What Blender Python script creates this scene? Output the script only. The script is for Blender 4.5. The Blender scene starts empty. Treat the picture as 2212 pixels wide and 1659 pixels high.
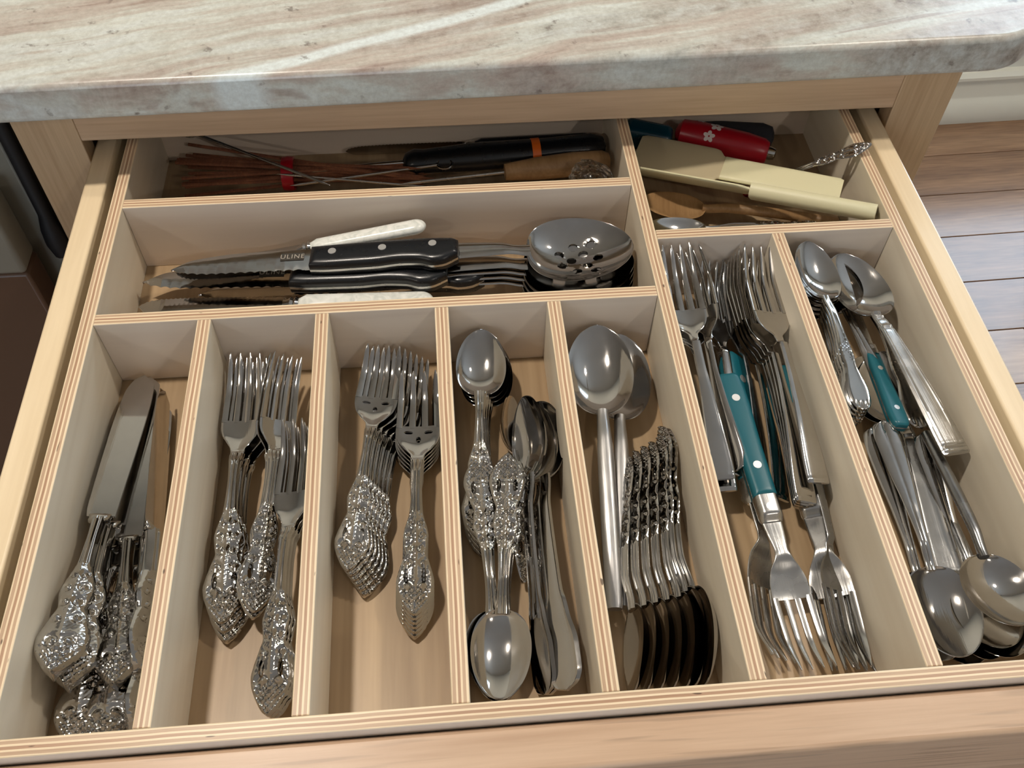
import bpy, bmesh, math, random
import numpy as np
from mathutils import Vector, Matrix

SC = bpy.context.scene
COL = SC.collection
ZO = 0.833                      # height of the tray's top edge above the floor

# ------------------------------------------------------------------ camera
cam_data = bpy.data.cameras.new('camera')
cam = bpy.data.objects.new('camera', cam_data)
COL.objects.link(cam)
cam_data.sensor_width = 36.0
cam_data.lens = 32.7095
cam_data.clip_start = 0.01
cam.matrix_world = Matrix(((0.996538, 0.057888, -0.059674, 0.231681), (-0.082151, 0.795950, -0.599762, -0.151550), (0.012778, 0.602588, 0.797950, 1.293080), (0.000000, 0.000000, 0.000000, 1.000000)))
SC.camera = cam

# ------------------------------------------------------------------ view, sky, lights
SC.view_settings.view_transform = 'Standard'
SC.view_settings.look = 'None'
SC.view_settings.gamma = 1.0
SC.view_settings.use_curve_mapping = False
SC.view_settings.exposure = 0.27
SC.cycles.max_bounces = 8
SC.cycles.glossy_bounces = 5
SC.cycles.diffuse_bounces = 3
SC.cycles.sample_clamp_indirect = 4.0

world = bpy.data.worlds.new('sky')
SC.world = world
world.use_nodes = True
wn = world.node_tree.nodes
wn['Background'].inputs['Color'].default_value = (0.66, 0.82, 1.0, 1)
wn['Background'].inputs['Strength'].default_value = 5.0

def area_light(name, loc, target, size, power, color, size_y=None):
    d = bpy.data.lights.new(name, 'AREA')
    d.energy = power
    d.color = color
    d.size = size
    if size_y:
        d.shape = 'RECTANGLE'; d.size_y = size_y
    else:
        d.shape = 'DISK'
    o = bpy.data.objects.new(name, d)
    COL.objects.link(o)
    o.location = loc
    o.rotation_euler = (Vector(target) - Vector(loc)).to_track_quat('-Z', 'Y').to_euler()
    return o

CEIL = ZO + 1.57
# recessed ceiling lamps (x, y, power); the last two are added for fill
LAMPS = [(-0.20, 0.34, 12.5), (1.30, 0.62, 7.5), (-1.6, -1.5, 5.5), (1.3, -1.7, 5.5)]
for lx, ly, lp in LAMPS:
    area_light('lamp_light', (lx, ly, CEIL - 0.02), (lx, ly, 0), 0.10, lp, (1.0, 0.90, 0.78))
# portals that guide the sky light through the back window and the added front one
for loc, tgt, sx, sy in (((2.1, 1.40, 1.16), (2.1, 0.0, 1.16), 1.7, 1.7), ((-0.2, -2.55, 0.90), (-0.2, 0.0, 0.90), 1.4, 1.2)):
    pl = area_light('window_portal', loc, tgt, sx, 1.0, (1, 1, 1), sy)
    pl.data.cycles.is_portal = True

# ------------------------------------------------------------------ materials
def new_mat(name):
    m = bpy.data.materials.new(name)
    m.use_nodes = True
    nt = m.node_tree
    return m, nt, nt.nodes['Principled BSDF']

def N(nt, t, **kw):
    n = nt.nodes.new(t)
    for k, v in kw.items():
        setattr(n, k, v)
    return n

def ramp(nt, stops, interp='LINEAR'):
    r = nt.nodes.new('ShaderNodeValToRGB')
    cr = r.color_ramp
    cr.interpolation = interp
    while len(cr.elements) > 1:
        cr.elements.remove(cr.elements[-1])
    cr.elements[0].position = stops[0][0]
    cr.elements[0].color = (*stops[0][1], 1)
    for p, c in stops[1:]:
        e = cr.elements.new(p)
        e.color = (*c, 1)
    return r

def lin(r, g, b):
    f = lambda c: (c / 255 / 12.92) if c / 255 <= 0.04045 else ((c / 255 + 0.055) / 1.055) ** 2.4
    return (f(r), f(g), f(b))

def plain(name, rgb, rough=0.5, metal=0.0, coat=0.0, bump=0.0, bscale=200):
    m, nt, b = new_mat(name)
    b.inputs['Base Color'].default_value = (*rgb, 1)
    b.inputs['Roughness'].default_value = rough
    b.inputs['Metallic'].default_value = metal
    b.inputs['Coat Weight'].default_value = coat
    tc = N(nt, 'ShaderNodeTexCoord')
    no = N(nt, 'ShaderNodeTexNoise')
    no.inputs['Scale'].default_value = bscale
    no.inputs['Detail'].default_value = 3
    nt.links.new(tc.outputs['Object'], no.inputs['Vector'])
    mx = N(nt, 'ShaderNodeMapRange')
    mx.inputs['To Min'].default_value = max(0.0, rough - 0.04)
    mx.inputs['To Max'].default_value = rough + 0.05
    nt.links.new(no.outputs['Fac'], mx.inputs['Value'])
    nt.links.new(mx.outputs['Result'], b.inputs['Roughness'])
    if bump:
        bp = N(nt, 'ShaderNodeBump')
        bp.inputs['Strength'].default_value = bump
        bp.inputs['Distance'].default_value = 0.001
        nt.links.new(no.outputs['Fac'], bp.inputs['Height'])
        nt.links.new(bp.outputs['Normal'], b.inputs['Normal'])
    return m

def steel(name, rgb=(0.62, 0.60, 0.57), rough=0.08, brushed=0.0):
    """polished cutlery steel with faint smears and scratches along its length (local y)"""
    m, nt, b = new_mat(name)
    b.inputs['Metallic'].default_value = 1.0
    tc = N(nt, 'ShaderNodeTexCoord')
    mp = N(nt, 'ShaderNodeMapping')
    mp.inputs['Scale'].default_value = (900, 40, 200)
    nt.links.new(tc.outputs['Object'], mp.inputs['Vector'])
    no = N(nt, 'ShaderNodeTexNoise')
    no.inputs['Scale'].default_value = 1.0
    nt.links.new(mp.outputs['Vector'], no.inputs['Vector'])
    sm = N(nt, 'ShaderNodeTexNoise')
    sm.inputs['Scale'].default_value = 60
    sm.inputs['Detail'].default_value = 4
    nt.links.new(tc.outputs['Object'], sm.inputs['Vector'])
    rr = N(nt, 'ShaderNodeMapRange')
    rr.inputs['From Min'].default_value = 0.35
    rr.inputs['From Max'].default_value = 0.75
    rr.inputs['To Min'].default_value = rough
    rr.inputs['To Max'].default_value = rough + 0.10
    nt.links.new(sm.outputs['Fac'], rr.inputs['Value'])
    nt.links.new(rr.outputs['Result'], b.inputs['Roughness'])
    r = ramp(nt, [(0.3, tuple(c * 0.92 for c in rgb)), (0.7, rgb)])
    nt.links.new(sm.outputs['Fac'], r.inputs['Fac'])
    nt.links.new(r.outputs['Color'], b.inputs['Base Color'])
    bp = N(nt, 'ShaderNodeBump')
    bp.inputs['Strength'].default_value = 0.04 + brushed
    bp.inputs['Distance'].default_value = 0.0004
    nt.links.new(no.outputs['Fac'], bp.inputs['Height'])
    nt.links.new(bp.outputs['Normal'], b.inputs['Normal'])
    return m

def wood(name, dark, light, grain=(60, 3, 60), rough=0.4, fleck=0.0, coat=0.0, rot=(0, 0, 0)):
    """grain runs along the object axis with the small scale"""
    m, nt, b = new_mat(name)
    tc = N(nt, 'ShaderNodeTexCoord')
    mp = N(nt, 'ShaderNodeMapping')
    mp.inputs['Scale'].default_value = grain
    mp.inputs['Rotation'].default_value = rot
    nt.links.new(tc.outputs['Object'], mp.inputs['Vector'])
    n1 = N(nt, 'ShaderNodeTexNoise')
    n1.inputs['Scale'].default_value = 1.0
    n1.inputs['Detail'].default_value = 6
    n1.inputs['Distortion'].default_value = 0.6
    nt.links.new(mp.outputs['Vector'], n1.inputs['Vector'])
    n2 = N(nt, 'ShaderNodeTexNoise')
    n2.inputs['Scale'].default_value = 7.0
    n2.inputs['Detail'].default_value = 2
    nt.links.new(mp.outputs['Vector'], n2.inputs['Vector'])
    mx = N(nt, 'ShaderNodeMix', data_type='FLOAT')
    mx.inputs[0].default_value = 0.35
    nt.links.new(n1.outputs['Fac'], mx.inputs[2])
    nt.links.new(n2.outputs['Fac'], mx.inputs[3])
    r = ramp(nt, [(0.33, dark), (0.66, light)])
    nt.links.new(mx.outputs[0], r.inputs['Fac'])
    out = r.outputs['Color']
    if fleck:
        mp2 = N(nt, 'ShaderNodeMapping')
        mp2.inputs['Scale'].default_value = tuple(g * 5 for g in grain)
        nt.links.new(tc.outputs['Object'], mp2.inputs['Vector'])
        n3 = N(nt, 'ShaderNodeTexNoise')
        n3.inputs['Scale'].default_value = 1.0
        n3.inputs['Detail'].default_value = 1
        nt.links.new(mp2.outputs['Vector'], n3.inputs['Vector'])
        r3 = ramp(nt, [(0.60, (0, 0, 0)), (0.70, (1, 1, 1))])
        nt.links.new(n3.outputs['Fac'], r3.inputs['Fac'])
        ml = N(nt, 'ShaderNodeMath', operation='MULTIPLY')
        ml.inputs[1].default_value = fleck
        nt.links.new(r3.outputs['Color'], ml.inputs[0])
        mc = N(nt, 'ShaderNodeMix', data_type='RGBA')
        nt.links.new(ml.outputs[0], mc.inputs[0])
        nt.links.new(out, mc.inputs[6])
        mc.inputs[7].default_value = (*[c * 0.45 for c in dark], 1)
        out = mc.outputs[2]
    nt.links.new(out, b.inputs['Base Color'])
    b.inputs['Roughness'].default_value = rough
    b.inputs['Coat Weight'].default_value = coat
    b.inputs['Coat Roughness'].default_value = 0.2
    bp = N(nt, 'ShaderNodeBump')
    bp.inputs['Strength'].default_value = 0.12
    bp.inputs['Distance'].default_value = 0.0005
    nt.links.new(n2.outputs['Fac'], bp.inputs['Height'])
    nt.links.new(bp.outputs['Normal'], b.inputs['Normal'])
    return m

def plywood(name, axis, thick, face_a, face_b, grain):
    """birch plywood panel: veneer on the faces, the glued plies on the top edge (stripes across the object axis 'axis')"""
    m, nt, b = new_mat(name)
    tc = N(nt, 'ShaderNodeTexCoord')
    sx = N(nt, 'ShaderNodeSeparateXYZ')
    nt.links.new(tc.outputs['Object'], sx.inputs[0])
    # ply stripes
    mp = N(nt, 'ShaderNodeMapping')
    mp.inputs['Scale'].default_value = (25, 25, 25)
    nt.links.new(tc.outputs['Object'], mp.inputs['Vector'])
    wob = N(nt, 'ShaderNodeTexNoise')
    wob.inputs['Scale'].default_value = 1.0
    nt.links.new(mp.outputs['Vector'], wob.inputs['Vector'])
    w2 = N(nt, 'ShaderNodeMath', operation='MULTIPLY_ADD')
    w2.inputs[1].default_value = 0.0010
    w2.inputs[2].default_value = -0.0005
    nt.links.new(wob.outputs['Fac'], w2.inputs[0])
    ad = N(nt, 'ShaderNodeMath', operation='ADD')
    nt.links.new(sx.outputs[axis], ad.inputs[0])
    nt.links.new(w2.outputs[0], ad.inputs[1])
    nrm = N(nt, 'ShaderNodeMath', operation='MULTIPLY_ADD')
    nrm.inputs[1].default_value = 1.0 / thick
    nrm.inputs[2].default_value = 0.5
    nt.links.new(ad.outputs[0], nrm.inputs[0])
    L, D, D2 = lin(240, 220, 188), lin(184, 148, 120), lin(198, 168, 140)
    st = ramp(nt, [(0.0, L), (0.10, D2), (0.29, L), (0.40, D), (0.57, L), (0.68, D2), (0.86, L)], 'CONSTANT')
    nt.links.new(nrm.outputs[0], st.inputs['Fac'])
    gm = N(nt, 'ShaderNodeMapping')
    gm.inputs['Scale'].default_value = (700, 12, 12) if axis == 0 else (12, 700, 12)
    nt.links.new(tc.outputs['Object'], gm.inputs['Vector'])
    gn = N(nt, 'ShaderNodeTexNoise')
    gn.inputs['Scale'].default_value = 1.0
    gn.inputs['Detail'].default_value = 3
    nt.links.new(gm.outputs['Vector'], gn.inputs['Vector'])
    mm = N(nt, 'ShaderNodeMix', data_type='RGBA', blend_type='MULTIPLY')
    gr = ramp(nt, [(0.25, (0.80, 0.76, 0.70)), (0.75, (1.06, 1.06, 1.06))])
    nt.links.new(gn.outputs['Fac'], gr.inputs['Fac'])
    mm.inputs[0].default_value = 0.8
    nt.links.new(st.outputs['Color'], mm.inputs[6])
    nt.links.new(gr.outputs['Color'], mm.inputs[7])
    # small dark knots and glue gaps in the plies
    km = N(nt, 'ShaderNodeMapping')
    km.inputs['Scale'].default_value = (420, 90, 90) if axis == 0 else (90, 420, 90)
    nt.links.new(tc.outputs['Object'], km.inputs['Vector'])
    kn = N(nt, 'ShaderNodeTexNoise')
    kn.inputs['Scale'].default_value = 1.0
    kn.inputs['Detail'].default_value = 0
    oi = N(nt, 'ShaderNodeObjectInfo')
    ka = N(nt, 'ShaderNodeVectorMath', operation='MULTIPLY_ADD')
    ka.inputs[1].default_value = (97, 61, 43)
    nt.links.new(oi.outputs['Random'], ka.inputs[0])
    nt.links.new(km.outputs['Vector'], ka.inputs[2])
    nt.links.new(ka.outputs[0], kn.inputs['Vector'])
    kr = ramp(nt, [(0.815, (0, 0, 0)), (0.85, (0.85, 0.85, 0.85))])
    nt.links.new(kn.outputs['Fac'], kr.inputs['Fac'])
    kx = N(nt, 'ShaderNodeMix', data_type='RGBA')
    nt.links.new(kr.outputs['Color'], kx.inputs[0])
    nt.links.new(mm.outputs[2], kx.inputs[6])
    kx.inputs[7].default_value = (*lin(84, 60, 44), 1)
    # veneer
    fm = N(nt, 'ShaderNodeMapping')
    fm.inputs['Scale'].default_value = grain
    nt.links.new(tc.outputs['Object'], fm.inputs['Vector'])
    fn = N(nt, 'ShaderNodeTexNoise')
    fn.inputs['Scale'].default_value = 1.0
    fn.inputs['Detail'].default_value = 5
    fn.inputs['Distortion'].default_value = 0.8
    nt.links.new(fm.outputs['Vector'], fn.inputs['Vector'])
    fr = ramp(nt, [(0.3, face_a), (0.7, face_b)])
    nt.links.new(fn.outputs['Fac'], fr.inputs['Fac'])
    # which face of the board
    ge = N(nt, 'ShaderNodeTexCoord')
    sn = N(nt, 'ShaderNodeSeparateXYZ')
    nt.links.new(ge.outputs['Normal'], sn.inputs[0])
    ab = N(nt, 'ShaderNodeMath', operation='ABSOLUTE')
    nt.links.new(sn.outputs[2], ab.inputs[0])
    gt = N(nt, 'ShaderNodeMath', operation='GREATER_THAN')
    gt.inputs[1].default_value = 0.5
    nt.links.new(ab.outputs[0], gt.inputs[0])
    fx = N(nt, 'ShaderNodeMix', data_type='RGBA')
    nt.links.new(gt.outputs[0], fx.inputs[0])
    nt.links.new(fr.outputs['Color'], fx.inputs[6])
    nt.links.new(kx.outputs[2], fx.inputs[7])
    nt.links.new(fx.outputs[2], b.inputs['Base Color'])
    b.inputs['Roughness'].default_value = 0.38
    b.inputs['Specular IOR Level'].default_value = 0.45
    return m

def granite(name):
    """streaked brown and cream granite: fine streaks run along the slab, one broad white vein crosses it"""
    m, nt, b = new_mat(name)
    tc = N(nt, 'ShaderNodeTexCoord')
    def noise(vec, scale, detail=5, rough=0.55):
        n = N(nt, 'ShaderNodeTexNoise')
        n.inputs['Scale'].default_value = scale
        n.inputs['Detail'].default_value = detail
        n.inputs['Roughness'].default_value = rough
        nt.links.new(vec, n.inputs['Vector'])
        return n
    def mapping(vec, rot=(0, 0, 0), scale=(1, 1, 1), loc=(0, 0, 0)):
        n = N(nt, 'ShaderNodeMapping')
        n.inputs['Rotation'].default_value = rot
        n.inputs['Scale'].default_value = scale
        n.inputs['Location'].default_value = loc
        nt.links.new(vec, n.inputs['Vector'])
        return n.outputs[0]
    def math_(op, a, b_=None, c=None):
        n = N(nt, 'ShaderNodeMath', operation=op)
        for i, v in enumerate((a, b_, c)):
            if v is None: continue
            if isinstance(v, (int, float)): n.inputs[i].default_value = v
            else: nt.links.new(v, n.inputs[i])
        return n.outputs[0]
    def mixc(fac, a, c):
        n = N(nt, 'ShaderNodeMix', data_type='RGBA')
        nt.links.new(fac, n.inputs[0])
        for i, v in ((6, a), (7, c)):
            if isinstance(v, tuple): n.inputs[i].default_value = (*v, 1)
            else: nt.links.new(v, n.inputs[i])
        return n.outputs[2]
    warp = noise(tc.outputs['Object'], 5.0, 3)
    wv = N(nt, 'ShaderNodeVectorMath', operation='MULTIPLY_ADD')
    wv.inputs[1].default_value = (0.035, 0.035, 0.035)
    nt.links.new(warp.outputs['Color'], wv.inputs[0])
    nt.links.new(tc.outputs['Object'], wv.inputs[2])
    P = wv.outputs[0]
    along = mapping(mapping(P, (0, 0, math.radians(-13))), scale=(5.0, 52, 34))
    s1 = noise(along, 1.0, 7, 0.6)
    r1 = ramp(nt, [(0.30, lin(150, 130, 119)), (0.40, lin(184, 171, 161)), (0.47, lin(194, 188, 178)), (0.54, lin(205, 208, 200)), (0.64, lin(212, 218, 215)), (0.74, lin(192, 184, 173))])
    nt.links.new(s1.outputs['Fac'], r1.inputs['Fac'])
    base = r1.outputs['Color']
    # thin rusty streaks
    thin = noise(mapping(mapping(P, (0, 0, math.radians(-13))), scale=(6.0, 95, 50), loc=(3, 1, 2)), 1.0, 4, 0.5)
    rt = ramp(nt, [(0.62, (0, 0, 0)), (0.70, (0.55, 0.55, 0.55))])
    nt.links.new(thin.outputs['Fac'], rt.inputs['Fac'])
    base = mixc(rt.outputs['Color'], base, lin(147, 119, 106))
    # the broad white vein and the greyer stone beyond it
    q = mapping(P, loc=(-0.145, -0.027, 0))
    q = mapping(q, (0, 0, math.radians(-22)))
    sx = N(nt, 'ShaderNodeSeparateXYZ')
    nt.links.new(q, sx.inputs[0])
    d = sx.outputs[1]
    grey = noise(tc.outputs['Object'], 62, 7, 0.7)
    rg = ramp(nt, [(0.34, lin(117, 110, 102)), (0.46, lin(166, 161, 152)), (0.56, lin(187, 188, 183)), (0.7, lin(201, 208, 205))])
    nt.links.new(grey.outputs['Fac'], rg.inputs['Fac'])
    strk = noise(mapping(mapping(P, (0, 0, math.radians(-14))), scale=(2.5, 22, 22), loc=(7, 3, 1)), 1.0, 5, 0.6)
    rs = ramp(nt, [(0.40, (0, 0, 0)), (0.60, (0.8, 0.8, 0.8))])
    nt.links.new(strk.outputs['Fac'], rs.inputs['Fac'])
    gfac = math_('MULTIPLY', rs.outputs['Color'], math_('MULTIPLY_ADD', math_('LESS_THAN', d, -0.006), 0.55, 0.40))
    base = mixc(gfac, base, rg.outputs['Color'])
    dv = math_('ABSOLUTE', d)
    vm = N(nt, 'ShaderNodeMapRange')
    vm.inputs['From Min'].default_value = 0.0085
    vm.inputs['From Max'].default_value = 0.0035
    nt.links.new(dv, vm.inputs['Value'])
    base = mixc(vm.outputs['Result'], base, lin(217, 226, 226))
    # scattered dark grains
    gr = noise(tc.outputs['Object'], 75, 5, 0.6)
    r4 = ramp(nt, [(0.635, (0, 0, 0)), (0.72, (0.7, 0.7, 0.7))])
    nt.links.new(gr.outputs['Fac'], r4.inputs['Fac'])
    base = mixc(r4.outputs['Color'], base, lin(100, 86, 79))
    nt.links.new(base, b.inputs['Base Color'])
    sp = noise(tc.outputs['Object'], 260, 4, 0.7)
    rp = ramp(nt, [(0.30, (0.80, 0.78, 0.76)), (0.70, (1.08, 1.08, 1.08))])
    nt.links.new(sp.outputs['Fac'], rp.inputs['Fac'])
    mu = N(nt, 'ShaderNodeMix', data_type='RGBA', blend_type='MULTIPLY')
    mu.inputs[0].default_value = 0.85
    nt.links.new(base, mu.inputs[6])
    nt.links.new(rp.outputs['Color'], mu.inputs[7])
    nt.links.new(mu.outputs[2], b.inputs['Base Color'])
    b.inputs['Roughness'].default_value = 0.30
    return m

M = {}
M['steel'] = steel('polished_steel', (0.54, 0.52, 0.495), 0.045)
M['ornate'] = steel('ornate_steel', (0.54, 0.52, 0.49), 0.06)
M['brushed'] = steel('brushed_steel', (0.56, 0.55, 0.53), 0.22, 0.15)
M['dull'] = steel('dull_pewter', (0.42, 0.41, 0.40), 0.34, 0.2)
M['dark_steel'] = steel('dark_steel', (0.30, 0.30, 0.30), 0.22)
M['ply_x'] = plywood('birch_plywood_lengthwise', 0, 0.009, lin(226, 214, 192), lin(236, 226, 206), (14, 3, 60))
M['ply_y'] = plywood('birch_plywood_crosswise', 1, 0.009, lin(224, 208, 192), lin(234, 220, 204), (3, 14, 60))
M['tray_floor'] = wood('birch_veneer', lin(150, 124, 93), lin(186, 160, 126), (26, 1.6, 26), 0.38)
M['maple'] = wood('maple_drawer_side', lin(228, 206, 170), lin(242, 222, 188), (40, 2.5, 40), 0.35)
M['alder'] = wood('alder_drawer_front', lin(190, 158, 130), lin(211, 181, 153), (3, 60, 60), 0.38, fleck=0.35)
M['frame_v'] = wood('alder_upright', lin(184, 154, 120), lin(212, 184, 148), (70, 70, 2.5), 0.4)
M['frame_h'] = wood('alder_rail', lin(190, 158, 126), lin(212, 182, 150), (2.5, 60, 60), 0.4)
M['granite'] = granite('brown_granite')
M['plank'] = wood('oak_plank', lin(130, 94, 66), lin(186, 146, 108), (2.2, 26, 26), 0.28, fleck=0.2)
M['paint'] = plain('white_trim_paint', lin(226, 224, 210), 0.35)
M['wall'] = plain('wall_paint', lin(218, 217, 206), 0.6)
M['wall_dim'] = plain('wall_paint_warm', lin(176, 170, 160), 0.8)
M['ceiling'] = plain('ceiling_paint', lin(196, 192, 186), 0.8)
M['black'] = plain('black_plastic', (0.006, 0.007, 0.009), 0.28)
M['rubber'] = plain('black_rubber', (0.006, 0.006, 0.007), 0.6)
M['teal'] = plain('teal_plastic', lin(18, 92, 104), 0.34)
M['red'] = plain('red_enamel', lin(170, 14, 34), 0.3)
M['cream'] = plain('cream_plastic', lin(214, 208, 172), 0.42)
M['tan_plastic'] = plain('smoky_cream_plastic', lin(196, 182, 150), 0.4)
M['orange'] = plain('orange_band', lin(235, 110, 30), 0.45)
M['grey_panel'] = plain('grey_appliance_panel', lin(128, 124, 112), 0.45)
M['brown_panel'] = plain('brown_appliance_panel', lin(92, 68, 52), 0.4)
M['navy'] = plain('blue_green_plastic', lin(10, 58, 74), 0.25)
M['charcoal'] = plain('charcoal_cloth', lin(44, 44, 50), 0.8, bump=0.4)
M['rivet'] = plain('bright_rivet', (0.82, 0.81, 0.79), 0.34, 0.85)
M['stamp'] = plain('blade_stamp', lin(58, 54, 48), 0.5)
M['stamp_text'] = plain('blade_stamp_letters', lin(176, 168, 156), 0.4)
M['white_paint'] = plain('white_print', lin(226, 214, 212), 0.5)
M['wood_handle'] = wood('beech_handle', lin(138, 104, 66), lin(172, 136, 94), (3, 60, 60), 0.5)
M['bamboo'] = wood('bamboo', lin(104, 60, 42), lin(140, 90, 62), (3, 90, 90), 0.6)

def pearl(name):
    m, nt, b = new_mat(name)
    tc = N(nt, 'ShaderNodeTexCoord')
    n = N(nt, 'ShaderNodeTexNoise')
    n.inputs['Scale'].default_value = 90
    n.inputs['Detail'].default_value = 4
    n.inputs['Distortion'].default_value = 2.0
    nt.links.new(tc.outputs['Object'], n.inputs['Vector'])
    r = ramp(nt, [(0.35, lin(218, 221, 214)), (0.5, lin(234, 235, 228)), (0.65, lin(246, 246, 240))])
    nt.links.new(n.outputs['Fac'], r.inputs['Fac'])
    nt.links.new(r.outputs['Color'], b.inputs['Base Color'])
    b.inputs['Roughness'].default_value = 0.25
    b.inputs['Subsurface Weight'].default_value = 0.0
    return m
M['pearl'] = pearl('pearl_plastic')

def film(name):
    m, nt, b = new_mat(name)
    b.inputs['Base Color'].default_value = (0.9, 0.9, 0.9, 1)
    b.inputs['Roughness'].default_value = 0.08
    b.inputs['IOR'].default_value = 1.40
    b.inputs['Transmission Weight'].default_value = 1.0
    b.inputs['Alpha'].default_value = 0.85
    return m
M['film'] = film('clear_plastic_film')

def glass(name):
    m, nt, b = new_mat(name)
    nt.nodes.remove(b)
    tr = N(nt, 'ShaderNodeBsdfTransparent')
    gl = N(nt, 'ShaderNodeBsdfGlossy')
    gl.inputs['Roughness'].default_value = 0.0
    mx = N(nt, 'ShaderNodeMixShader')
    mx.inputs[0].default_value = 0.05
    nt.links.new(tr.outputs[0], mx.inputs[1])
    nt.links.new(gl.outputs[0], mx.inputs[2])
    nt.links.new(mx.outputs[0], nt.nodes['Material Output'].inputs['Surface'])
    return m
M['pane'] = glass('window_glass')

def glow(name, rgb, s):
    m, nt, b = new_mat(name)
    b.inputs['Emission Color'].default_value = (*rgb, 1)
    b.inputs['Emission Strength'].default_value = s
    return m
M['lamp'] = glow('lamp_diffuser', (1.0, 0.90, 0.78), 25.0)

# ------------------------------------------------------------------ object helpers
def link(o, parent=None):
    COL.objects.link(o)
    if parent is not None:
        o.parent = parent
    return o

def tag(o, label=None, cat=None, group=None, kind=None):
    if label: o['label'] = label
    if cat: o['category'] = cat
    if group: o['group'] = group
    if kind: o['kind'] = kind
    return o

def empty(name, loc=(0, 0, 0)):
    o = bpy.data.objects.new(name, None)
    o.empty_display_size = 0.02
    o.location = loc
    return link(o)

def mesh_obj(name, me, parent=None, loc=None):
    o = bpy.data.objects.new(name, me)
    if loc is not None:
        o.location = loc
    return link(o, parent)

def finish(bm, name, mat, smooth=True, angle=40):
    me = bpy.data.meshes.new(name)
    bmesh.ops.recalc_face_normals(bm, faces=bm.faces)
    bm.to_mesh(me)
    bm.free()
    mats = mat if isinstance(mat, (list, tuple)) else [mat]
    for k in mats:
        me.materials.append(k)
    if smooth:
        me.polygons.foreach_set('use_smooth', [True] * len(me.polygons))
        me.set_sharp_from_angle(angle=math.radians(angle))
    return me

def box_mesh(name, sx, sy, sz, mat, bevel=0.0, seg=2):
    bm = bmesh.new()
    bmesh.ops.create_cube(bm, size=1.0)
    bmesh.ops.scale(bm, vec=(sx, sy, sz), verts=bm.verts)
    if bevel:
        bmesh.ops.bevel(bm, geom=bm.edges[:], offset=bevel, segments=seg, affect='EDGES', profile=0.5)
    me = finish(bm, name, mat, smooth=bool(bevel), angle=50)
    return flatten(me, 6)

def flatten(me, n):
    """keep the n largest faces of a rounded block truly flat, so only its small edges are shaded round"""
    big = sorted(me.polygons, key=lambda p: -p.area)[:n]
    for p in big:
        p.use_smooth = False
    return me

def board(name, x0, x1, y0, y1, z0, z1, mat, parent=None, bevel=0.0008):
    """box from corner to corner in room coordinates (z relative to the tray's top edge), origin at its centre"""
    me = box_mesh(name, x1 - x0, y1 - y0, z1 - z0, mat, bevel)
    return mesh_obj(name, me, parent, ((x0 + x1) / 2, (y0 + y1) / 2, (z0 + z1) / 2 + ZO))

def crv(pts):
    """smooth curve through (t, value) points: monotone cubic"""
    t = np.array([q[0] for q in pts], float)
    v = np.array([q[1] for q in pts], float)
    d = np.diff(v) / np.diff(t)
    m = np.zeros_like(v)
    m[0], m[-1] = d[0], d[-1]
    for i in range(1, len(v) - 1):
        m[i] = 0 if d[i - 1] * d[i] <= 0 else 2 * d[i - 1] * d[i] / (d[i - 1] + d[i])
    def f(x):
        x = min(max(x, t[0]), t[-1])
        i = min(int(np.searchsorted(t, x, 'right')) - 1, len(t) - 2)
        h = t[i + 1] - t[i]
        s = (x - t[i]) / h
        return ((2 * s**3 - 3 * s**2 + 1) * v[i] + (s**3 - 2 * s**2 + s) * h * m[i]
                + (-2 * s**3 + 3 * s**2) * v[i + 1] + (s**3 - s**2) * h * m[i + 1])
    return f

def sheet(bm, ys, w, top, bot, nx=12, xc=None, holes=(), us=None):
    """a lofted plate: x = xc(y) + u*w(y); top/bot(x, u, y) give the two faces; ellipses in holes are pierced"""
    if us is None:
        us = [math.sin(math.pi / 2 * (-1 + 2 * i / nx)) for i in range(nx + 1)]
    P = []
    for y in ys:
        row = []
        for u in us:
            x = (xc(y) if xc else 0.0) + u * w(y)
            yy = y
            for (cx, cy, a, b) in holes:
                dx, dy = (x - cx) / a, (y - cy) / b
                r = math.hypot(dx, dy)
                if 0.7 < r < 1.35:
                    x = cx + dx / r * a
                    yy = cy + dy / r * b
            row.append((x, u, yy))
        P.append(row)
    T = [[bm.verts.new((x, y, top(x, u, y))) for (x, u, y) in row] for row in P]
    B = [[bm.verts.new((x, y, bot(x, u, y))) for (x, u, y) in row] for row in P]
    ny, n = len(ys), len(us)
    keep = {}
    for j in range(ny - 1):
        for i in range(n - 1):
            cx = sum(P[a][b][0] for a in (j, j + 1) for b in (i, i + 1)) / 4
            cy = sum(P[a][b][2] for a in (j, j + 1) for b in (i, i + 1)) / 4
            keep[j, i] = not any(((cx - h[0]) / h[2])**2 + ((cy - h[1]) / h[3])**2 < 0.95 for h in holes)
    def face(*v):
        try:
            bm.faces.new(v)
        except ValueError:
            pass
    for (j, i), k in keep.items():
        if not k:
            continue
        face(T[j][i], T[j][i + 1], T[j + 1][i + 1], T[j + 1][i])
        face(B[j][i], B[j + 1][i], B[j + 1][i + 1], B[j][i + 1])
        if not keep.get((j - 1, i)): face(T[j][i], B[j][i], B[j][i + 1], T[j][i + 1])
        if not keep.get((j + 1, i)): face(T[j + 1][i], T[j + 1][i + 1], B[j + 1][i + 1], B[j + 1][i])
        if not keep.get((j, i - 1)): face(T[j][i], T[j + 1][i], B[j + 1][i], B[j][i])
        if not keep.get((j, i + 1)): face(T[j][i + 1], B[j][i + 1], B[j + 1][i + 1], T[j + 1][i + 1])

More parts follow.
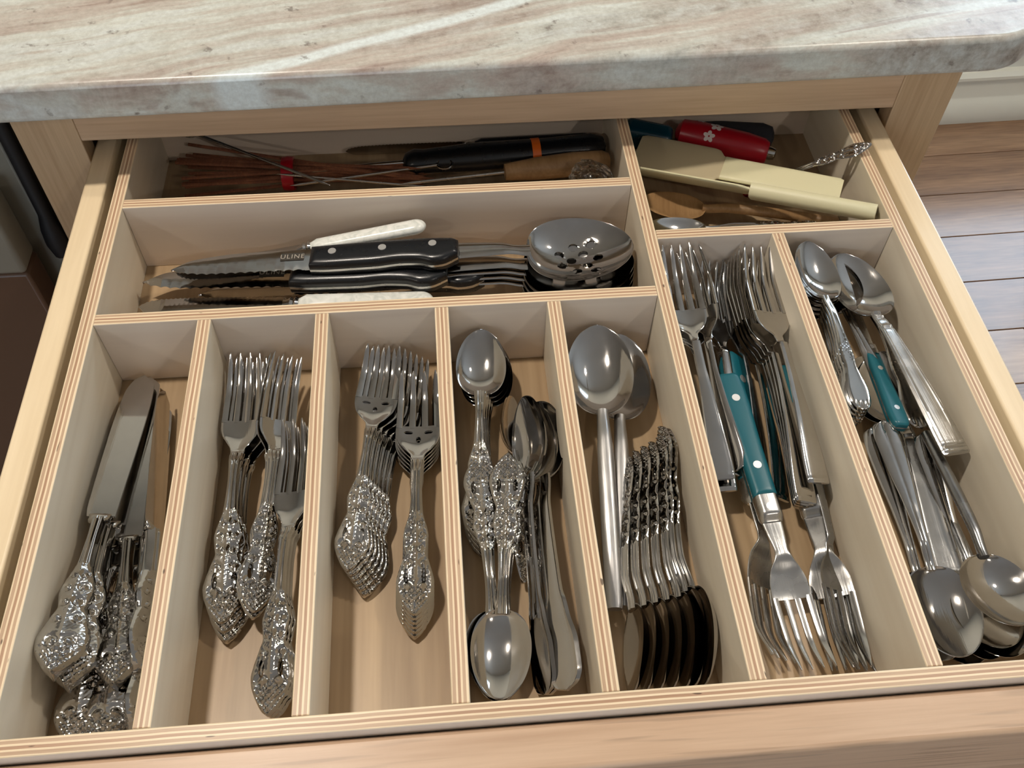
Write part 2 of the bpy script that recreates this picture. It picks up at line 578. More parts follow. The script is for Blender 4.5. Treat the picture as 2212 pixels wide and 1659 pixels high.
def loft_y(bm, rings, n=16):
    """tube along y; rings: (y, rx, rz, xc, zc)"""
    V = []
    for (y, rx, rz, xc, zc) in rings:
        V.append([bm.verts.new((xc + rx * math.cos(2 * math.pi * i / n), y, zc + rz * math.sin(2 * math.pi * i / n))) for i in range(n)])
    for a, b in zip(V, V[1:]):
        for i in range(n):
            bm.faces.new((a[i], a[(i + 1) % n], b[(i + 1) % n], b[i]))
    bm.faces.new(V[0][::-1]); bm.faces.new(V[-1])

def tube(bm, pts, r, n=8):
    """round bar along a list of 3-D points"""
    pts = [Vector(p) for p in pts]
    rr = r if isinstance(r, (list, tuple)) else [r] * len(pts)
    V = []
    for k, p in enumerate(pts):
        d = (pts[min(k + 1, len(pts) - 1)] - pts[max(k - 1, 0)]).normalized()
        a = d.orthogonal().normalized() if k == 0 else (a - d * a.dot(d)).normalized()
        b = d.cross(a)
        V.append([bm.verts.new(p + (a * math.cos(2 * math.pi * i / n) + b * math.sin(2 * math.pi * i / n)) * rr[k]) for i in range(n)])
    for s, t in zip(V, V[1:]):
        for i in range(n):
            bm.faces.new((s[i], s[(i + 1) % n], t[(i + 1) % n], t[i]))
    bm.faces.new(V[0][::-1]); bm.faces.new(V[-1])

def lsp(a, b, n):
    return [a + (b - a) * i / (n - 1) for i in range(n)]

# ------------------------------------------------------------------ cutlery, each kind modelled once in local axes:
# y runs from the handle's end (0) to the tip (L), x across, z up
def clean(bm):
    bmesh.ops.remove_doubles(bm, verts=bm.verts, dist=2e-6)
    return bm

def ornate_relief(k):
    """raised scrollwork of the baroque pattern; k scales it to the piece"""
    cents = [(0.0048, 0.020, 0.0042), (0.0062, 0.036, 0.0032), (0.0040, 0.047, 0.0030), (0.0050, 0.057, 0.0030), (0.0034, 0.066, 0.0024)]
    def f(x, u, y):
        ax, yy = abs(x) / k, y / k
        h = 0.0
        for (cx, cy, r) in cents:
            d = math.hypot(ax - cx, yy - cy) / r
            if d < 1.6:
                h += 0.0016 * math.cos(3.6 * d) * math.exp(-d * d * 0.7)
        if 0.024 < yy < 0.108:                                   # central rib
            h += 0.0010 * math.exp(-(ax / 0.0011)**2)
        if yy < 0.020:                                           # grape-like beads on the end
            h += 0.0009 * math.sin(ax * 1900 + 0.8) * math.sin(yy * 1700)
        if yy < 0.074:                                           # beaded rim
            h += 0.0007 * math.exp(-((abs(u) - 0.86) / 0.09)**2) * (0.65 + 0.35 * math.sin(yy * 1500))
            h += 0.00022 * math.sin(ax * 2600) * math.sin(yy * 2100 + ax * 900)
        else:                                                    # reeded shank
            h += 0.0005 * math.cos(u * 11)
        return h * k
    return f

ORN_W = [(0, 0.0008), (0.003, 0.0042), (0.008, 0.0072), (0.013, 0.0096), (0.018, 0.0112), (0.023, 0.0118), (0.029, 0.0108),
         (0.035, 0.0092), (0.040, 0.0078), (0.0445, 0.0066), (0.049, 0.0072), (0.056, 0.0080), (0.062, 0.0072), (0.068, 0.0056),
         (0.074, 0.0044), (0.085, 0.0037), (0.097, 0.0034), (0.108, 0.0038), (0.116, 0.0046)]
ORN_W = [(a, b * 1.10) for a, b in ORN_W]

def ornate_handle(k, zc, y1, thick=0.0011, holes=True, both=False, dome=0.0010, wide=1.0):
    w = crv([(a * k, b * k * wide) for a, b in ORN_W])
    rel = ornate_relief(k)
    bm = bmesh.new()
    ys = [y1 * i / 150 for i in range(151)]
    ed = lambda u: max(0.0, 1 - u**4) ** 0.5
    top = lambda x, u, y: zc(y) + (thick + dome * (1 - u * u)) * ed(u) + rel(x, u, y) * ed(u)
    if both:
        bot = lambda x, u, y: zc(y) - (thick + dome * (1 - u * u)) * ed(u) - rel(x, u, y) * ed(u)
    else:
        bot = lambda x, u, y: zc(y) - thick * ed(u)
    hs = [(s * 0.0060 * k, 0.0270 * k, 0.0018 * k, 0.0054 * k) for s in (-1, 1)] if holes else []
    sheet(bm, ys, w, top, bot, 26, holes=hs, us=[-1 + 2 * i / 28 for i in range(29)])
    return clean(bm)

FLAT_W = {
    'spatulate': [(0, 0.0010), (0.002, 0.0062), (0.006, 0.0086), (0.014, 0.0100), (0.035, 0.0086), (0.065, 0.0058), (0.095, 0.0038), (0.12, 0.0036)],
    'square':    [(0, 0.0086), (0.0015, 0.0094), (0.010, 0.0096), (0.040, 0.0080), (0.075, 0.0056), (0.105, 0.0038), (0.13, 0.0036)],
    'fiddle':    [(0, 0.0010), (0.002, 0.0068), (0.008, 0.0094), (0.020, 0.0096), (0.032, 0.0072), (0.040, 0.0062), (0.046, 0.0050), (0.075, 0.0042), (0.11, 0.0034)],
    'reeded':    [(0, 0.0100), (0.0015, 0.0110), (0.030, 0.0104), (0.070, 0.0084), (0.110, 0.0058), (0.122, 0.0052), (0.13, 0.0044)],
    'round':     [(0, 0.0040), (0.002, 0.0046), (0.040, 0.0048), (0.085, 0.0046), (0.105, 0.0038), (0.115, 0.0034)],
    'broad':     [(0, 0.0020), (0.002, 0.0090), (0.010, 0.0120), (0.040, 0.0105), (0.080, 0.0078), (0.110, 0.0060), (0.122, 0.0048), (0.13, 0.0056)],
    'lobed':     [(0, 0.0020), (0.0015, 0.0066), (0.006, 0.0088), (0.014, 0.0096), (0.040, 0.0082), (0.075, 0.0050), (0.10, 0.0036), (0.12, 0.0034)],
    'shell':     [(0, 0.0010), (0.002, 0.0056), (0.008, 0.0092), (0.018, 0.0100), (0.030, 0.0078), (0.042, 0.0056), (0.050, 0.0062), (0.062, 0.0052), (0.075, 0.0038), (0.11, 0.0032)],
}
def flat_handle(style, k, zc, y1, thick=0.0011):
    w = crv([(a * k, b * k) for a, b in FLAT_W[style]])
    def rel(x, u, y):
        yy = y / k
        h = 0.0
        if style == 'reeded':
            h += 0.0006 * math.exp(-((abs(u) - 0.80) / 0.06)**2) + 0.0005 * math.exp(-((abs(u) - 0.62) / 0.05)**2)
            if yy < 0.009: h += 0.0007 * math.cos(yy * 2000)
            if yy > 0.112: h += 0.0008 * math.cos((yy - 0.112) * 1200)
        elif style in ('fiddle', 'shell'):
            h += 0.0007 * math.exp(-((abs(u) - 0.82) / 0.09)**2)
            if style == 'shell' and yy < 0.075:
                d = math.hypot(abs(x) / k - 0.003, yy - 0.056) / 0.012
                h += 0.0006 * math.sin(x / k * 1800) * math.sin(yy * 1500) * math.exp(-d * d)
                if yy < 0.010: h += 0.0008 * math.cos(x / k * 1500) * (1 - yy / 0.010)
        elif style == 'lobed':
            if yy < 0.02: h += 0.0012 * abs(math.sin(u * 3.0)) * (1 - yy / 0.02)
            h -= 0.0004 * math.exp(-(u / 0.12)**2)
        elif style == 'square':
            h += 0.0005 * math.exp(-((abs(u) - 0.88) / 0.07)**2)
            if yy < 0.006: h += 0.0006 * math.exp(-((yy - 0.003) / 0.0015)**2)
        return h * k
    fat = {'round': 3.2, 'reeded': 1.5}.get(style, 1.0)
    ed = lambda u: max(0.0, 1 - u**4) ** 0.5
    bm = bmesh.new()
    ys = [y1 * (i / 70)**1.25 for i in range(71)]
    top = lambda x, u, y: zc(y) + (thick * fat * (1 - 0.3 * u * u) + rel(x, u, y)) * ed(u)
    bot = lambda x, u, y: zc(y) - thick * fat * ed(u)
    sheet(bm, ys, w, top, bot, 20, us=[-1 + 2 * i / 22 for i in range(23)])
    return clean(bm)

KINDS = {}
def register(name, parts, E, T):
    """parts: (part name, mesh, index of parent part or None)"""
    KINDS[name] = (parts, Vector(E), Vector(T))

def fork_kind(kind, L, hw, tine, hand, mat, k=1.0, headm=None, ntine=4, pierced=False, arch=0.006):
    """hand: 'ornate', a flat style or None; hw half width of the head; tine length"""
    headm = headm or mat
    yn = L - tine - 0.030 * k                                    # neck
    zc = crv([(0, 0.001), (0.30 * L, arch), (0.55 * L, arch + 0.001), (yn, 0.0045), (L - tine - 0.012, 0.0005), (L - tine * 0.55, 0.0005), (L, 0.0085)])
    parts = []
    if hand == 'ornate':
        kk = yn / 0.116
        parts.append(('handle', finish(ornate_handle(kk, zc, yn + 0.002), kind + '_handle', mat), None))
        nw = 0.0044 * kk
    else:
        kk = yn / FLAT_W[hand][-1][0]
        parts.append(('handle', finish(flat_handle(hand, kk, zc, yn + 0.002), kind + '_handle', mat), None))
        nw = FLAT_W[hand][-1][1] * kk
    yr = L - tine
    w = crv([(yn, nw), (yn + 0.006, nw * 1.15), (yn + 0.012, hw * 0.62), (yn + 0.018, hw * 0.88), (yn + 0.024, hw * 0.98), (yr, hw)])
    cam_ = lambda u, y: 0.0022 * u * u * min(1.0, max(0.0, (y - yn) / 0.014))
    ed = lambda u: max(0.0, 1 - u**6) ** 0.5
    bm = bmesh.new()
    hs = []
    if pierced:
        hs = [(-0.0066, yr - 0.0050, 0.0030, 0.0014), (0.0066, yr - 0.0050, 0.0030, 0.0014), (0, yr - 0.0105, 0.0016, 0.0024)]
    sheet(bm, lsp(yn, yr, 40), w, lambda x, u, y: zc(y) + cam_(u, y) + 0.0008 * ed(u) + (0.0005 * math.cos((y - yn) * 2200) * (1 - (y - yn) / 0.006) if y < yn + 0.006 and hand == 'ornate' else 0),
          lambda x, u, y: zc(y) + cam_(u, y) - 0.0008 * ed(u), 20, holes=hs, us=[-1 + 2 * i / 24 for i in range(25)])
    parts.append(('head', finish(clean(bm), kind + '_head', headm), None))
    hi = len(parts) - 1
    gap = 2 * hw * 0.115
    tw = (2 * hw - gap * (ntine - 1)) / ntine
    for t in range(ntine):
        xc0 = -hw + tw / 2 + t * (tw + gap)
        xc = lambda y, xc0=xc0: xc0 * (1 - 0.10 * (y - yr) / tine)
        tw_ = crv([(yr - 0.0015, tw / 2), (yr + tine * 0.4, tw / 2 * 0.94), (yr + tine * 0.80, tw / 2 * 0.74), (yr + tine * 0.94, tw / 2 * 0.48), (L, tw / 2 * 0.12)])
        bm = bmesh.new()
        sheet(bm, lsp(yr - 0.0015, L, 20), tw_, lambda x, u, y: zc(y) + 0.0022 * (x / hw)**2 + 0.0009 * ed(u),
              lambda x, u, y: zc(y) + 0.0022 * (x / hw)**2 - 0.0009 * ed(u), 6, xc=xc)
        parts.append(('tine', finish(clean(bm), kind + '_tine', headm), hi))
    register(kind, parts, (0, 0, zc(0)), (0, L, zc(L)))

def spoon_kind(kind, L, hw, bl, hand, mat, bowlm=None, depth=0.0075, egg=0.82, slots=(), arch=0.006):
    bowlm = bowlm or mat
    yn = L - bl
    zc = crv([(0, 0.001), (0.35 * L, arch), (yn - 0.02, arch + 0.0015), (yn, 0.0050), (yn + bl * 0.25, 0.0052), (L, 0.0080)])
    parts = []
    if hand == 'ornate':
        kk = yn / 0.116
        parts.append(('handle', finish(ornate_handle(kk, zc, yn + 0.003), kind + '_handle', mat), None))
        nw = 0.0044 * kk
    else:
        kk = yn / FLAT_W[hand][-1][0]
        parts.append(('handle', finish(flat_handle(hand, kk, zc, yn + 0.003), kind + '_handle', mat), None))
        nw = FLAT_W[hand][-1][1] * kk
    def w(y):
        s = min(1.0, max(0.0, (y - yn) / bl))
        e = hw * math.sqrt(max(0.0, 1 - (2 * s**egg - 1)**2))
        return max(e, nw * max(0.0, 1 - s * 5)) if s < 0.2 else e
    def dep(y):
        s = min(1.0, max(0.0, (y - yn) / bl))
        return depth * math.sin(math.pi * min(1.0, s**0.85))**0.75 if 0 < s < 1 else 0.0
    nu, nv = (64, 110) if slots else (22, 44)
    us = [-1 + 2 * i / nu for i in range(nu + 1)]
    us = [math.copysign(abs(u)**0.8, u) for u in us]
    th = 0.0007
    bm = bmesh.new()
    ys = [yn + bl * 0.5 * (1 - math.cos(math.pi * i / nv)) for i in range(nv + 1)]
    f = lambda u: (1 - abs(u)**2.3)
    rim = lambda u: max(0.0, 1 - u**8) ** 0.5
    sheet(bm, ys, w, lambda x, u, y: zc(y) - dep(y) * f(u) + th * rim(u), lambda x, u, y: zc(y) - dep(y) * f(u) - th * rim(u) , 22, us=us, holes=slots)
    parts.append(('bowl', finish(clean(bm), kind + '_bowl', bowlm, angle=60), None))
    register(kind, parts, (0, 0, zc(0)), (0, L, zc(L)))

def blade_mesh(kind, y0, y1, wide, mat, round_tip=True, serr=0.0, pitch=0.004, thick=0.0009, narrow=1.0):
    """spine on +x, cutting edge on -x"""
    bm = bmesh.new()
    ln = y1 - y0
    top = crv([(0, wide * 0.42), (0.75, wide * 0.50), (0.93, wide * 0.44), (1.0, wide * 0.05)]) if round_tip else crv([(0, wide * 0.5), (0.5, wide * 0.46), (0.85, wide * 0.22), (1.0, -wide * 0.20)])
    low = crv([(0, -wide * 0.40), (0.06, -wide * 0.46), (0.6, -wide * 0.50), (0.85, -wide * 0.44), (0.96, -wide * 0.26), (1.0, -wide * 0.02)]) if round_tip else crv([(0, -wide * 0.5), (0.7, -wide * 0.5), (0.9, -wide * 0.40), (1.0, -wide * 0.24)])
    n = 60 if not serr else 170
    ys = [y0 + ln * (1 - (1 - i / n)**1.3) for i in range(n + 1)]
    def lo(y):
        s = (y - y0) / ln
        v = low(s)
        if serr and 0.06 < s:
            v += serr * abs(math.sin(math.pi * (y - y0) / pitch))
        return v
    xc = lambda y: (top((y - y0) / ln) + lo(y)) / 2
    w = lambda y: max(0.0001, (top((y - y0) / ln) - lo(y)) / 2)
    t = lambda u: thick * (0.08 + 0.92 * min(1.0, (u + 1) * 0.75))
    sheet(bm, ys, w, lambda x, u, y: t(u), lambda x, u, y: -t(u), 8, xc=xc, us=[-1, -0.8, -0.5, 0, 0.5, 0.9, 1])
    return finish(clean(bm), kind + '_blade', mat, angle=25)

def ornate_knife(kind, L, blade, bw=0.019):
    yb = L - blade
    kk = yb / 0.108
    parts = []
    bm = ornate_handle(kk * 0.95, lambda y: 0.0, yb * 0.97, 0.0026, False, True, 0.0038, 1.22)
    parts.append(('handle', finish(bm, kind + '_handle', M['ornate']), None))
    bm = bmesh.new()
    loft_y(bm, [(yb * 0.955, 0.0052, 0.0042, 0, 0), (yb * 0.965, 0.0068, 0.0052, 0, 0), (yb * 0.975, 0.0070, 0.0052, 0, 0), (yb * 0.98, 0.0056, 0.0040, 0, 0),
                (yb * 0.99, 0.0068, 0.0040, 0, 0), (yb, 0.0070, 0.0034, 0, 0), (yb + 0.002, 0.0078, 0.0016, 0, 0)], 20)
    parts.append(('bolster', finish(bm, kind + '_bolster', M['ornate']), None))
    parts.append(('blade', blade_mesh(kind, yb + 0.0005, L, bw, M['steel']), None))
    register(kind, parts, (0, 0, 0), (0, L, 0))

def rivet_mesh(name, mat, r, h):
    bm = bmesh.new()
    bmesh.ops.create_cone(bm, cap_ends=True, segments=16, radius1=r, radius2=r * 0.9, depth=h)
    return finish(bm, name, mat, angle=40)

def text_mesh(body, size, mat, name):
    c = bpy.data.curves.new(name, 'FONT')
    c.body = body
    c.size = size
    c.align_x = 'CENTER'; c.align_y = 'CENTER'
    c.extrude = 0.00008
    c.space_character = 1.18
    o = bpy.data.objects.new(name, c)
    COL.objects.link(o)
    dg = bpy.context.evaluated_depsgraph_get()
    me = bpy.data.meshes.new_from_object(o.evaluated_get(dg))
    bpy.data.objects.remove(o)
    bpy.data.curves.remove(c)
    me.name = name
    me.materials.clear()
    me.materials.append(mat)
    return me

def scale_handle(bm, top, low, y0, y1, z0, z1, rnd):
    """one handle scale between heights z0..z1 with softened shoulders"""
    xc = lambda y: (top(y) + low(y)) / 2
    w = lambda y: (top(y) - low(y)) / 2
    sgn = 1 if z1 > z0 else -1
    def zt(x, u, y):
        e = min((1 - abs(u)) * w(y), y - y0 + 0.0006, y1 - y + 0.0006)
        e = max(0.0, min(1.0, e / rnd))
        return z0 + sgn * abs(z1 - z0) * (0.35 + 0.65 * math.sqrt(max(0.0, 1 - (1 - e)**2)))
    us = [-1, -0.97, -0.92, -0.84, -0.7, -0.45, 0, 0.45, 0.7, 0.84, 0.92, 0.97, 1]
    ys = [y0 + (y1 - y0) * 0.5 * (1 - math.cos(math.pi * i / 48)) for i in range(49)]
    sheet(bm, ys, w, zt, lambda x, u, y: z0, 12, xc=xc, us=us)

def steak_knife(kind, L=0.232, hl=0.118):
    """black riveted handle on a full tang, pointed serrated blade; butt at y = 0"""
    top = crv([(0, 0.0090), (0.006, 0.0120), (0.03, 0.0130), (0.07, 0.0122), (hl, 0.0096)])
    low = crv([(0, -0.0060), (0.012, -0.0128), (0.020, -0.0136), (0.030, -0.0106), (0.045, -0.0098), (0.065, -0.0118), (0.085, -0.0124), (0.105, -0.0128), (hl, -0.0120)])
    parts = []
    bm = bmesh.new()
    sheet(bm, lsp(0, hl, 40), lambda y: (top(y) - low(y)) / 2 + 0.0002, lambda x, u, y: 0.0011, lambda x, u, y: -0.0011, 4, xc=lambda y: (top(y) + low(y)) / 2, us=[-1, 0, 1])
    parts.append(('tang', finish(bm, kind + '_tang', M['brushed'], angle=30), None))
    for s in (1, -1):
        bm = bmesh.new()
        scale_handle(bm, top, low, 0.0, hl, s * 0.0011, s * 0.0082, 0.006)
        parts.append(('handle_scale', finish(clean(bm), kind + '_scale', M['black'], angle=50), None))
    rv = rivet_mesh(kind + '_rivet', M['rivet'], 0.0036, 0.0172)
    for y, x in ((0.020, 0.004), (0.060, 0.002), (0.100, 0.0005)):
        me = rv.copy()
        me.transform(Matrix.Translation((x, y, 0)))
        parts.append(('rivet', me, None))
    parts.append(('blade', blade_mesh(kind, hl - 0.002, L, 0.0225, M['steel'], False, 0.0014, 0.0078, 0.0010), None))
    bi = len(parts) - 1
    me = box_mesh(kind + '_stamp', 0.0080, 0.0190, 0.0002, M['stamp'])
    me.transform(Matrix.Translation((0.0035, hl + 0.016, 0.00108)))
    parts.append(('stamp', me, bi))
    t = text_mesh('ULINE', 0.0064, M['stamp_text'], kind + '_lettering')
    t.transform(Matrix(((0, 1, 0, 0.0035), (-1, 0, 0, hl + 0.016), (0, 0, 1, 0.00122), (0, 0, 0, 1))))
    parts.append(('lettering', t, bi))
    register(kind, parts, (0, 0, 0), (0, L, 0))

def pearl_knife(kind, L=0.215, hl=0.098, hm=None):
    parts = []
    bm = bmesh.new()
    r = []
    for i in range(26):
        s = (i / 25)**1.8 if i < 20 else 0.669 + 0.331 * (i - 19) / 6
        y = hl * s
        q = math.sqrt(max(0.0, 1 - max(0.0, 1 - s / 0.10)**2)) if s < 0.10 else 1.0
        q2 = math.sqrt(max(0.02, 1 - max(0.0, (s - 0.96) / 0.05)**2))
        a = (0.0094 - 0.0012 * s) * max(0.05, q) * q2
        r.append((y, a, a * 0.62, 0, 0))
    loft_y(bm, r, 18)
    parts.append(('handle', finish(bm, kind + '_handle', hm or M['pearl']), None))
    bm = bmesh.new()
    loft_y(bm, [(hl, 0.0046, 0.0040, 0, 0), (hl + 0.002, 0.0060, 0.0050, 0, 0), (hl + 0.004, 0.0046, 0.0036, 0, 0), (hl + 0.006, 0.0058, 0.0044, 0, 0), (hl + 0.009, 0.0040, 0.0026, 0, 0), (hl + 0.012, 0.0050, 0.0014, 0, 0)], 16)
    parts.append(('bolster', finish(bm, kind + '_bolster', M['steel']), None))
    parts.append(('blade', blade_mesh(kind, hl + 0.010, L, 0.016, M['steel'], True, 0.0009, 0.0034, 0.0008), None))
    register(kind, parts, (0, 0, 0), (0, L, 0))

def teal_kind(kind, end, L, hl=0.098):
    """teal riveted handle with steel bolster; end: 'fork', 'knife' or 'spoon'"""
    parts = []
    top = crv([(0, 0.0060), (0.004, 0.0088), (0.02, 0.0096), (0.06, 0.0084), (hl, 0.0080)])
    low = lambda y: -top(y)
    bm = bmesh.new()
    sheet(bm, lsp(0, hl, 20), lambda y: top(y) + 0.0001, lambda x, u, y: 0.0009, lambda x, u, y: -0.0009, 2, us=[-1, 0, 1])
    parts.append(('tang', finish(bm, kind + '_tang', M['brushed'], angle=30), None))
    for s in (1, -1):
        bm = bmesh.new()
        scale_handle(bm, top, low, 0, hl, s * 0.0009, s * 0.0066, 0.0045)
        parts.append(('handle_scale', finish(clean(bm), kind + '_scale', M['teal'], angle=50), None))
    rv = rivet_mesh(kind + '_rivet', M['rivet'], 0.0032, 0.0138)
    for y in (0.022, 0.076):
        me = rv.copy(); me.transform(Matrix.Translation((0, y, 0)))
        parts.append(('rivet', me, None))
    bm = bmesh.new()
    yb = hl + 0.018
    sheet(bm, lsp(hl, yb, 12), crv([(hl, 0.0080), (yb - 0.003, 0.0078), (yb, 0.0070)]), lambda x, u, y: 0.0068 * max(0.0, 1 - u**6)**0.5 * (1 if y < yb - 0.004 else max(0.35, 1 - (y - yb + 0.004) / 0.005)),
          lambda x, u, y: -0.0066 * max(0.0, 1 - u**6)**0.5 * (1 if y < yb - 0.004 else max(0.35, 1 - (y - yb + 0.004) / 0.005)), 12)
    parts.append(('bolster', finish(clean(bm), kind + '_bolster', M['brushed']), None))
    me = rv.copy(); me.transform(Matrix.Translation((0, hl + 0.009, 0)))
    parts.append(('rivet', me, None))
    zt = 0.0
    ed = lambda u: max(0.0, 1 - u**6) ** 0.5
    if end == 'fork':
        tine = 0.046; hw = 0.0128; yr = L - tine
        zc = crv([(yb, 0.0), (yb + 0.022, 0.001), (yr - 0.016, -0.004), (yr, -0.0075), (yr + tine * 0.5, -0.0080), (L, 0.0)])
        w = crv([(yb - 0.001, 0.0068), (yb + 0.010, 0.0058), (yb + 0.020, 0.0046), (yr - 0.026, 0.0056), (yr - 0.017, 0.0104), (yr - 0.009, hw * 0.97), (yr, hw)])
        cb = lambda u, y: 0.0020 * u * u * min(1.0, max(0.0, (y - yr + 0.03) / 0.02))
        bm = bmesh.new()
        sheet(bm, lsp(yb - 0.001, yr, 36), w, lambda x, u, y: zc(y) + cb(u, y) + 0.0010 * ed(u), lambda x, u, y: zc(y) + cb(u, y) - 0.0010 * ed(u), 16)
        parts.append(('head', finish(clean(bm), kind + '_head', M['brushed']), None))
        hi = len(parts) - 1
        gap = 0.0028; tw = (2 * hw - 3 * gap) / 4
        for t in range(4):
            xc0 = -hw + tw / 2 + t * (tw + gap)
            tw_ = crv([(yr - 0.0015, tw / 2), (yr + tine * 0.5, tw / 2 * 0.9), (yr + tine * 0.85, tw / 2 * 0.6), (L, tw / 2 * 0.1)])
            bm = bmesh.new()
            sheet(bm, lsp(yr - 0.0015, L, 18), tw_, lambda x, u, y: zc(y) + 0.0020 * (x / hw)**2 + 0.0010 * ed(u), lambda x, u, y: zc(y) + 0.0020 * (x / hw)**2 - 0.0010 * ed(u), 6, xc=lambda y, a=xc0: a)
            parts.append(('tine', finish(clean(bm), kind + '_tine', M['brushed']), hi))
        zt = zc(L)
    else:
        parts.append(('blade', blade_mesh(kind, yb - 0.001, L, 0.018, M['brushed'], True, 0.0, 0.004, 0.0011), None))
    register(kind, parts, (0, 0, 0), (0, L, zt))

fork_kind('ornate_dinner_fork', 0.196, 0.0130, 0.052, 'ornate', M['ornate'], headm=M['steel'])
fork_kind('ornate_salad_fork', 0.172, 0.0150, 0.040, 'ornate', M['ornate'], headm=M['steel'], pierced=True)
fork_kind('plain_fork', 0.196, 0.0136, 0.056, 'square', M['steel'])
fork_kind('slim_fork', 0.184, 0.0120, 0.050, 'spatulate', M['steel'])
fork_kind('dark_fork', 0.190, 0.0126, 0.052, 'spatulate', M['dark_steel'])
ornate_knife('ornate_table_knife', 0.238, 0.128, 0.0215)
spoon_kind('ornate_teaspoon', 0.158, 0.0180, 0.053, 'ornate', M['ornate'], M['steel'], 0.0080)
spoon_kind('plain_tablespoon', 0.205, 0.0230, 0.072, 'round', M['dull'], M['steel'], 0.0100, 0.9)
spoon_kind('fiddle_teaspoon', 0.180, 0.0175, 0.056, 'fiddle', M['steel'], M['steel'], 0.0085)
SL = []
for cx, cy in ((-0.006, 0.172), (0.006, 0.174), (0.000, 0.182), (-0.013, 0.184), (0.013, 0.186), (-0.006, 0.192), (0.007, 0.195), (0.000, 0.204), (-0.014, 0.199), (0.015, 0.201)):
    SL.append((cx, cy, 0.0033, 0.0042))
spoon_kind('slotted_serving_spoon', 0.232, 0.0345, 0.088, 'broad', M['steel'], M['steel'], 0.0160, slots=SL)
spoon_kind('serving_spoon', 0.232, 0.0345, 0.088, 'broad', M['steel'], M['steel'], 0.0160)
spoon_kind('shell_spoon', 0.178, 0.0215, 0.064, 'shell', M['ornate'], M['steel'], 0.0090)
spoon_kind('reeded_spoon', 0.205, 0.0265, 0.070, 'reeded', M['brushed'], M['steel'], 0.0110)
spoon_kind('lobed_spoon', 0.200, 0.0265, 0.070, 'lobed', M['steel'], M['steel'], 0.0100)
spoon_kind('soup_spoon', 0.178, 0.0280, 0.060, 'round', M['dark_steel'], M['steel'], 0.0120, 0.95)
steak_knife('steak_knife')
pearl_knife('pearl_steak_knife')
teal_kind('teal_fork', 'fork', 0.212)
teal_kind('teal_knife', 'knife', 0.212)

COUNT = {}
def put(kind, name, E, T, roll, label, cat, group=None, scale=None):
    """stand a piece between two points of the room: handle end at E, tip at T; roll about its length in degrees (positive leans its face to +x)"""
    parts, e, t = KINDS[kind]
    E = Vector(E) + Vector((0, 0, ZO)); T = Vector(T) + Vector((0, 0, ZO))
    d = (T - E); s = d.length / (t - e).length
    if scale: s = scale
    ld = (t - e).normalized()
    lx = Vector((1, 0, 0)); lz = lx.cross(ld).normalized()
    A = Matrix((lx, ld, lz)).transposed()
    d.normalize()
    up = Vector((0, 0, 1)); wx = d.cross(up).normalized(); wz = wx.cross(d).normalized()
    W = Matrix((wx, d, wz)).transposed()
    R = W @ Matrix.Rotation(math.radians(roll), 3, 'Y') @ A.inverted()
    root = empty(name)
    root.matrix_world = Matrix.Translation(E - (R @ e) * s) @ R.to_4x4() @ Matrix.Diagonal((s, s, s, 1))
    tag(root, label, cat, group)
    made = []
    for (pn, me, par) in parts:
        o = bpy.data.objects.new(pn, me)
        link(o, root if par is None else made[par])
        made.append(o)
    return root

# ------------------------------------------------------------------ the room
ROT = math.radians(1.6)          # the room stands slightly askew to the pulled-out drawer
room_frame = Matrix.Rotation(ROT, 4, 'Z')

def room_obj(o):
    o.matrix_world = room_frame @ o.matrix_world
    return o

X0, X1, Y0, Y1 = -2.6, 3.4, -2.6, 1.455
def slab(name, x0, x1, y0, y1, z0, z1, mat, parent=None, bevel=0.0):
    me = box_mesh(name, x1 - x0, y1 - y0, z1 - z0, mat, bevel)
    o = mesh_obj(name, me, parent)
    loc = Matrix.Translation(((x0 + x1) / 2, (y0 + y1) / 2, (z0 + z1) / 2))
    if parent is None:
        o.matrix_world = room_frame @ loc
    else:
        o.matrix_local = loc
    return o

M['subfloor'] = plain('floor_joint', lin(66, 46, 32), 0.7)
floor = slab('floor', X0, X1, Y0, Y1, -0.05, -0.004, M['subfloor']); tag(floor, kind='structure')
rnd = random.Random(4)
pw = 0.122
py = Y1
pl_meshes = {}
fl_inv = Matrix.Translation((-(X0 + X1) / 2, -(Y0 + Y1) / 2, 0.027))
tones = []
for k, (dk, lt) in enumerate((((112, 80, 56), (156, 120, 88)), ((128, 94, 68), (172, 138, 106)), ((100, 72, 52), (146, 110, 80)))):
    tones.append(wood('oak_plank_tone', lin(*dk), lin(*lt), (2.2, 26, 26), 0.24, fleck=0.2, coat=0.7))
row = 0
while py > Y0 + 0.01:
    x = X0 - rnd.random() * 1.2
    while x < X1:
        L = rnd.choice((1.2, 1.2, 0.9, 1.5))
        a, b = max(x, X0), min(x + L, X1)
        if b - a > 0.05:
            key = round(b - a, 3)
            me = box_mesh('plank', b - a - 0.0010, pw - 0.0010, 0.012, rnd.choice(tones), 0.0012, 1)
            o = mesh_obj('plank', me, floor)
            o.matrix_local = fl_inv @ Matrix.Translation(((a + b) / 2, py - pw / 2, -0.006))
        x += L
    py -= pw
    row += 1

ceiling = slab('ceiling', X0, X1, Y0, Y1, CEIL, CEIL + 0.05, M['ceiling']); tag(ceiling, kind='structure')
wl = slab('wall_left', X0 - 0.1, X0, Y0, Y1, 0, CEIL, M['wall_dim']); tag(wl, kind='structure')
wr = slab('wall_right', X1, X1 + 0.1, Y0, Y1, 0, CEIL, M['wall_dim']); tag(wr, kind='structure')

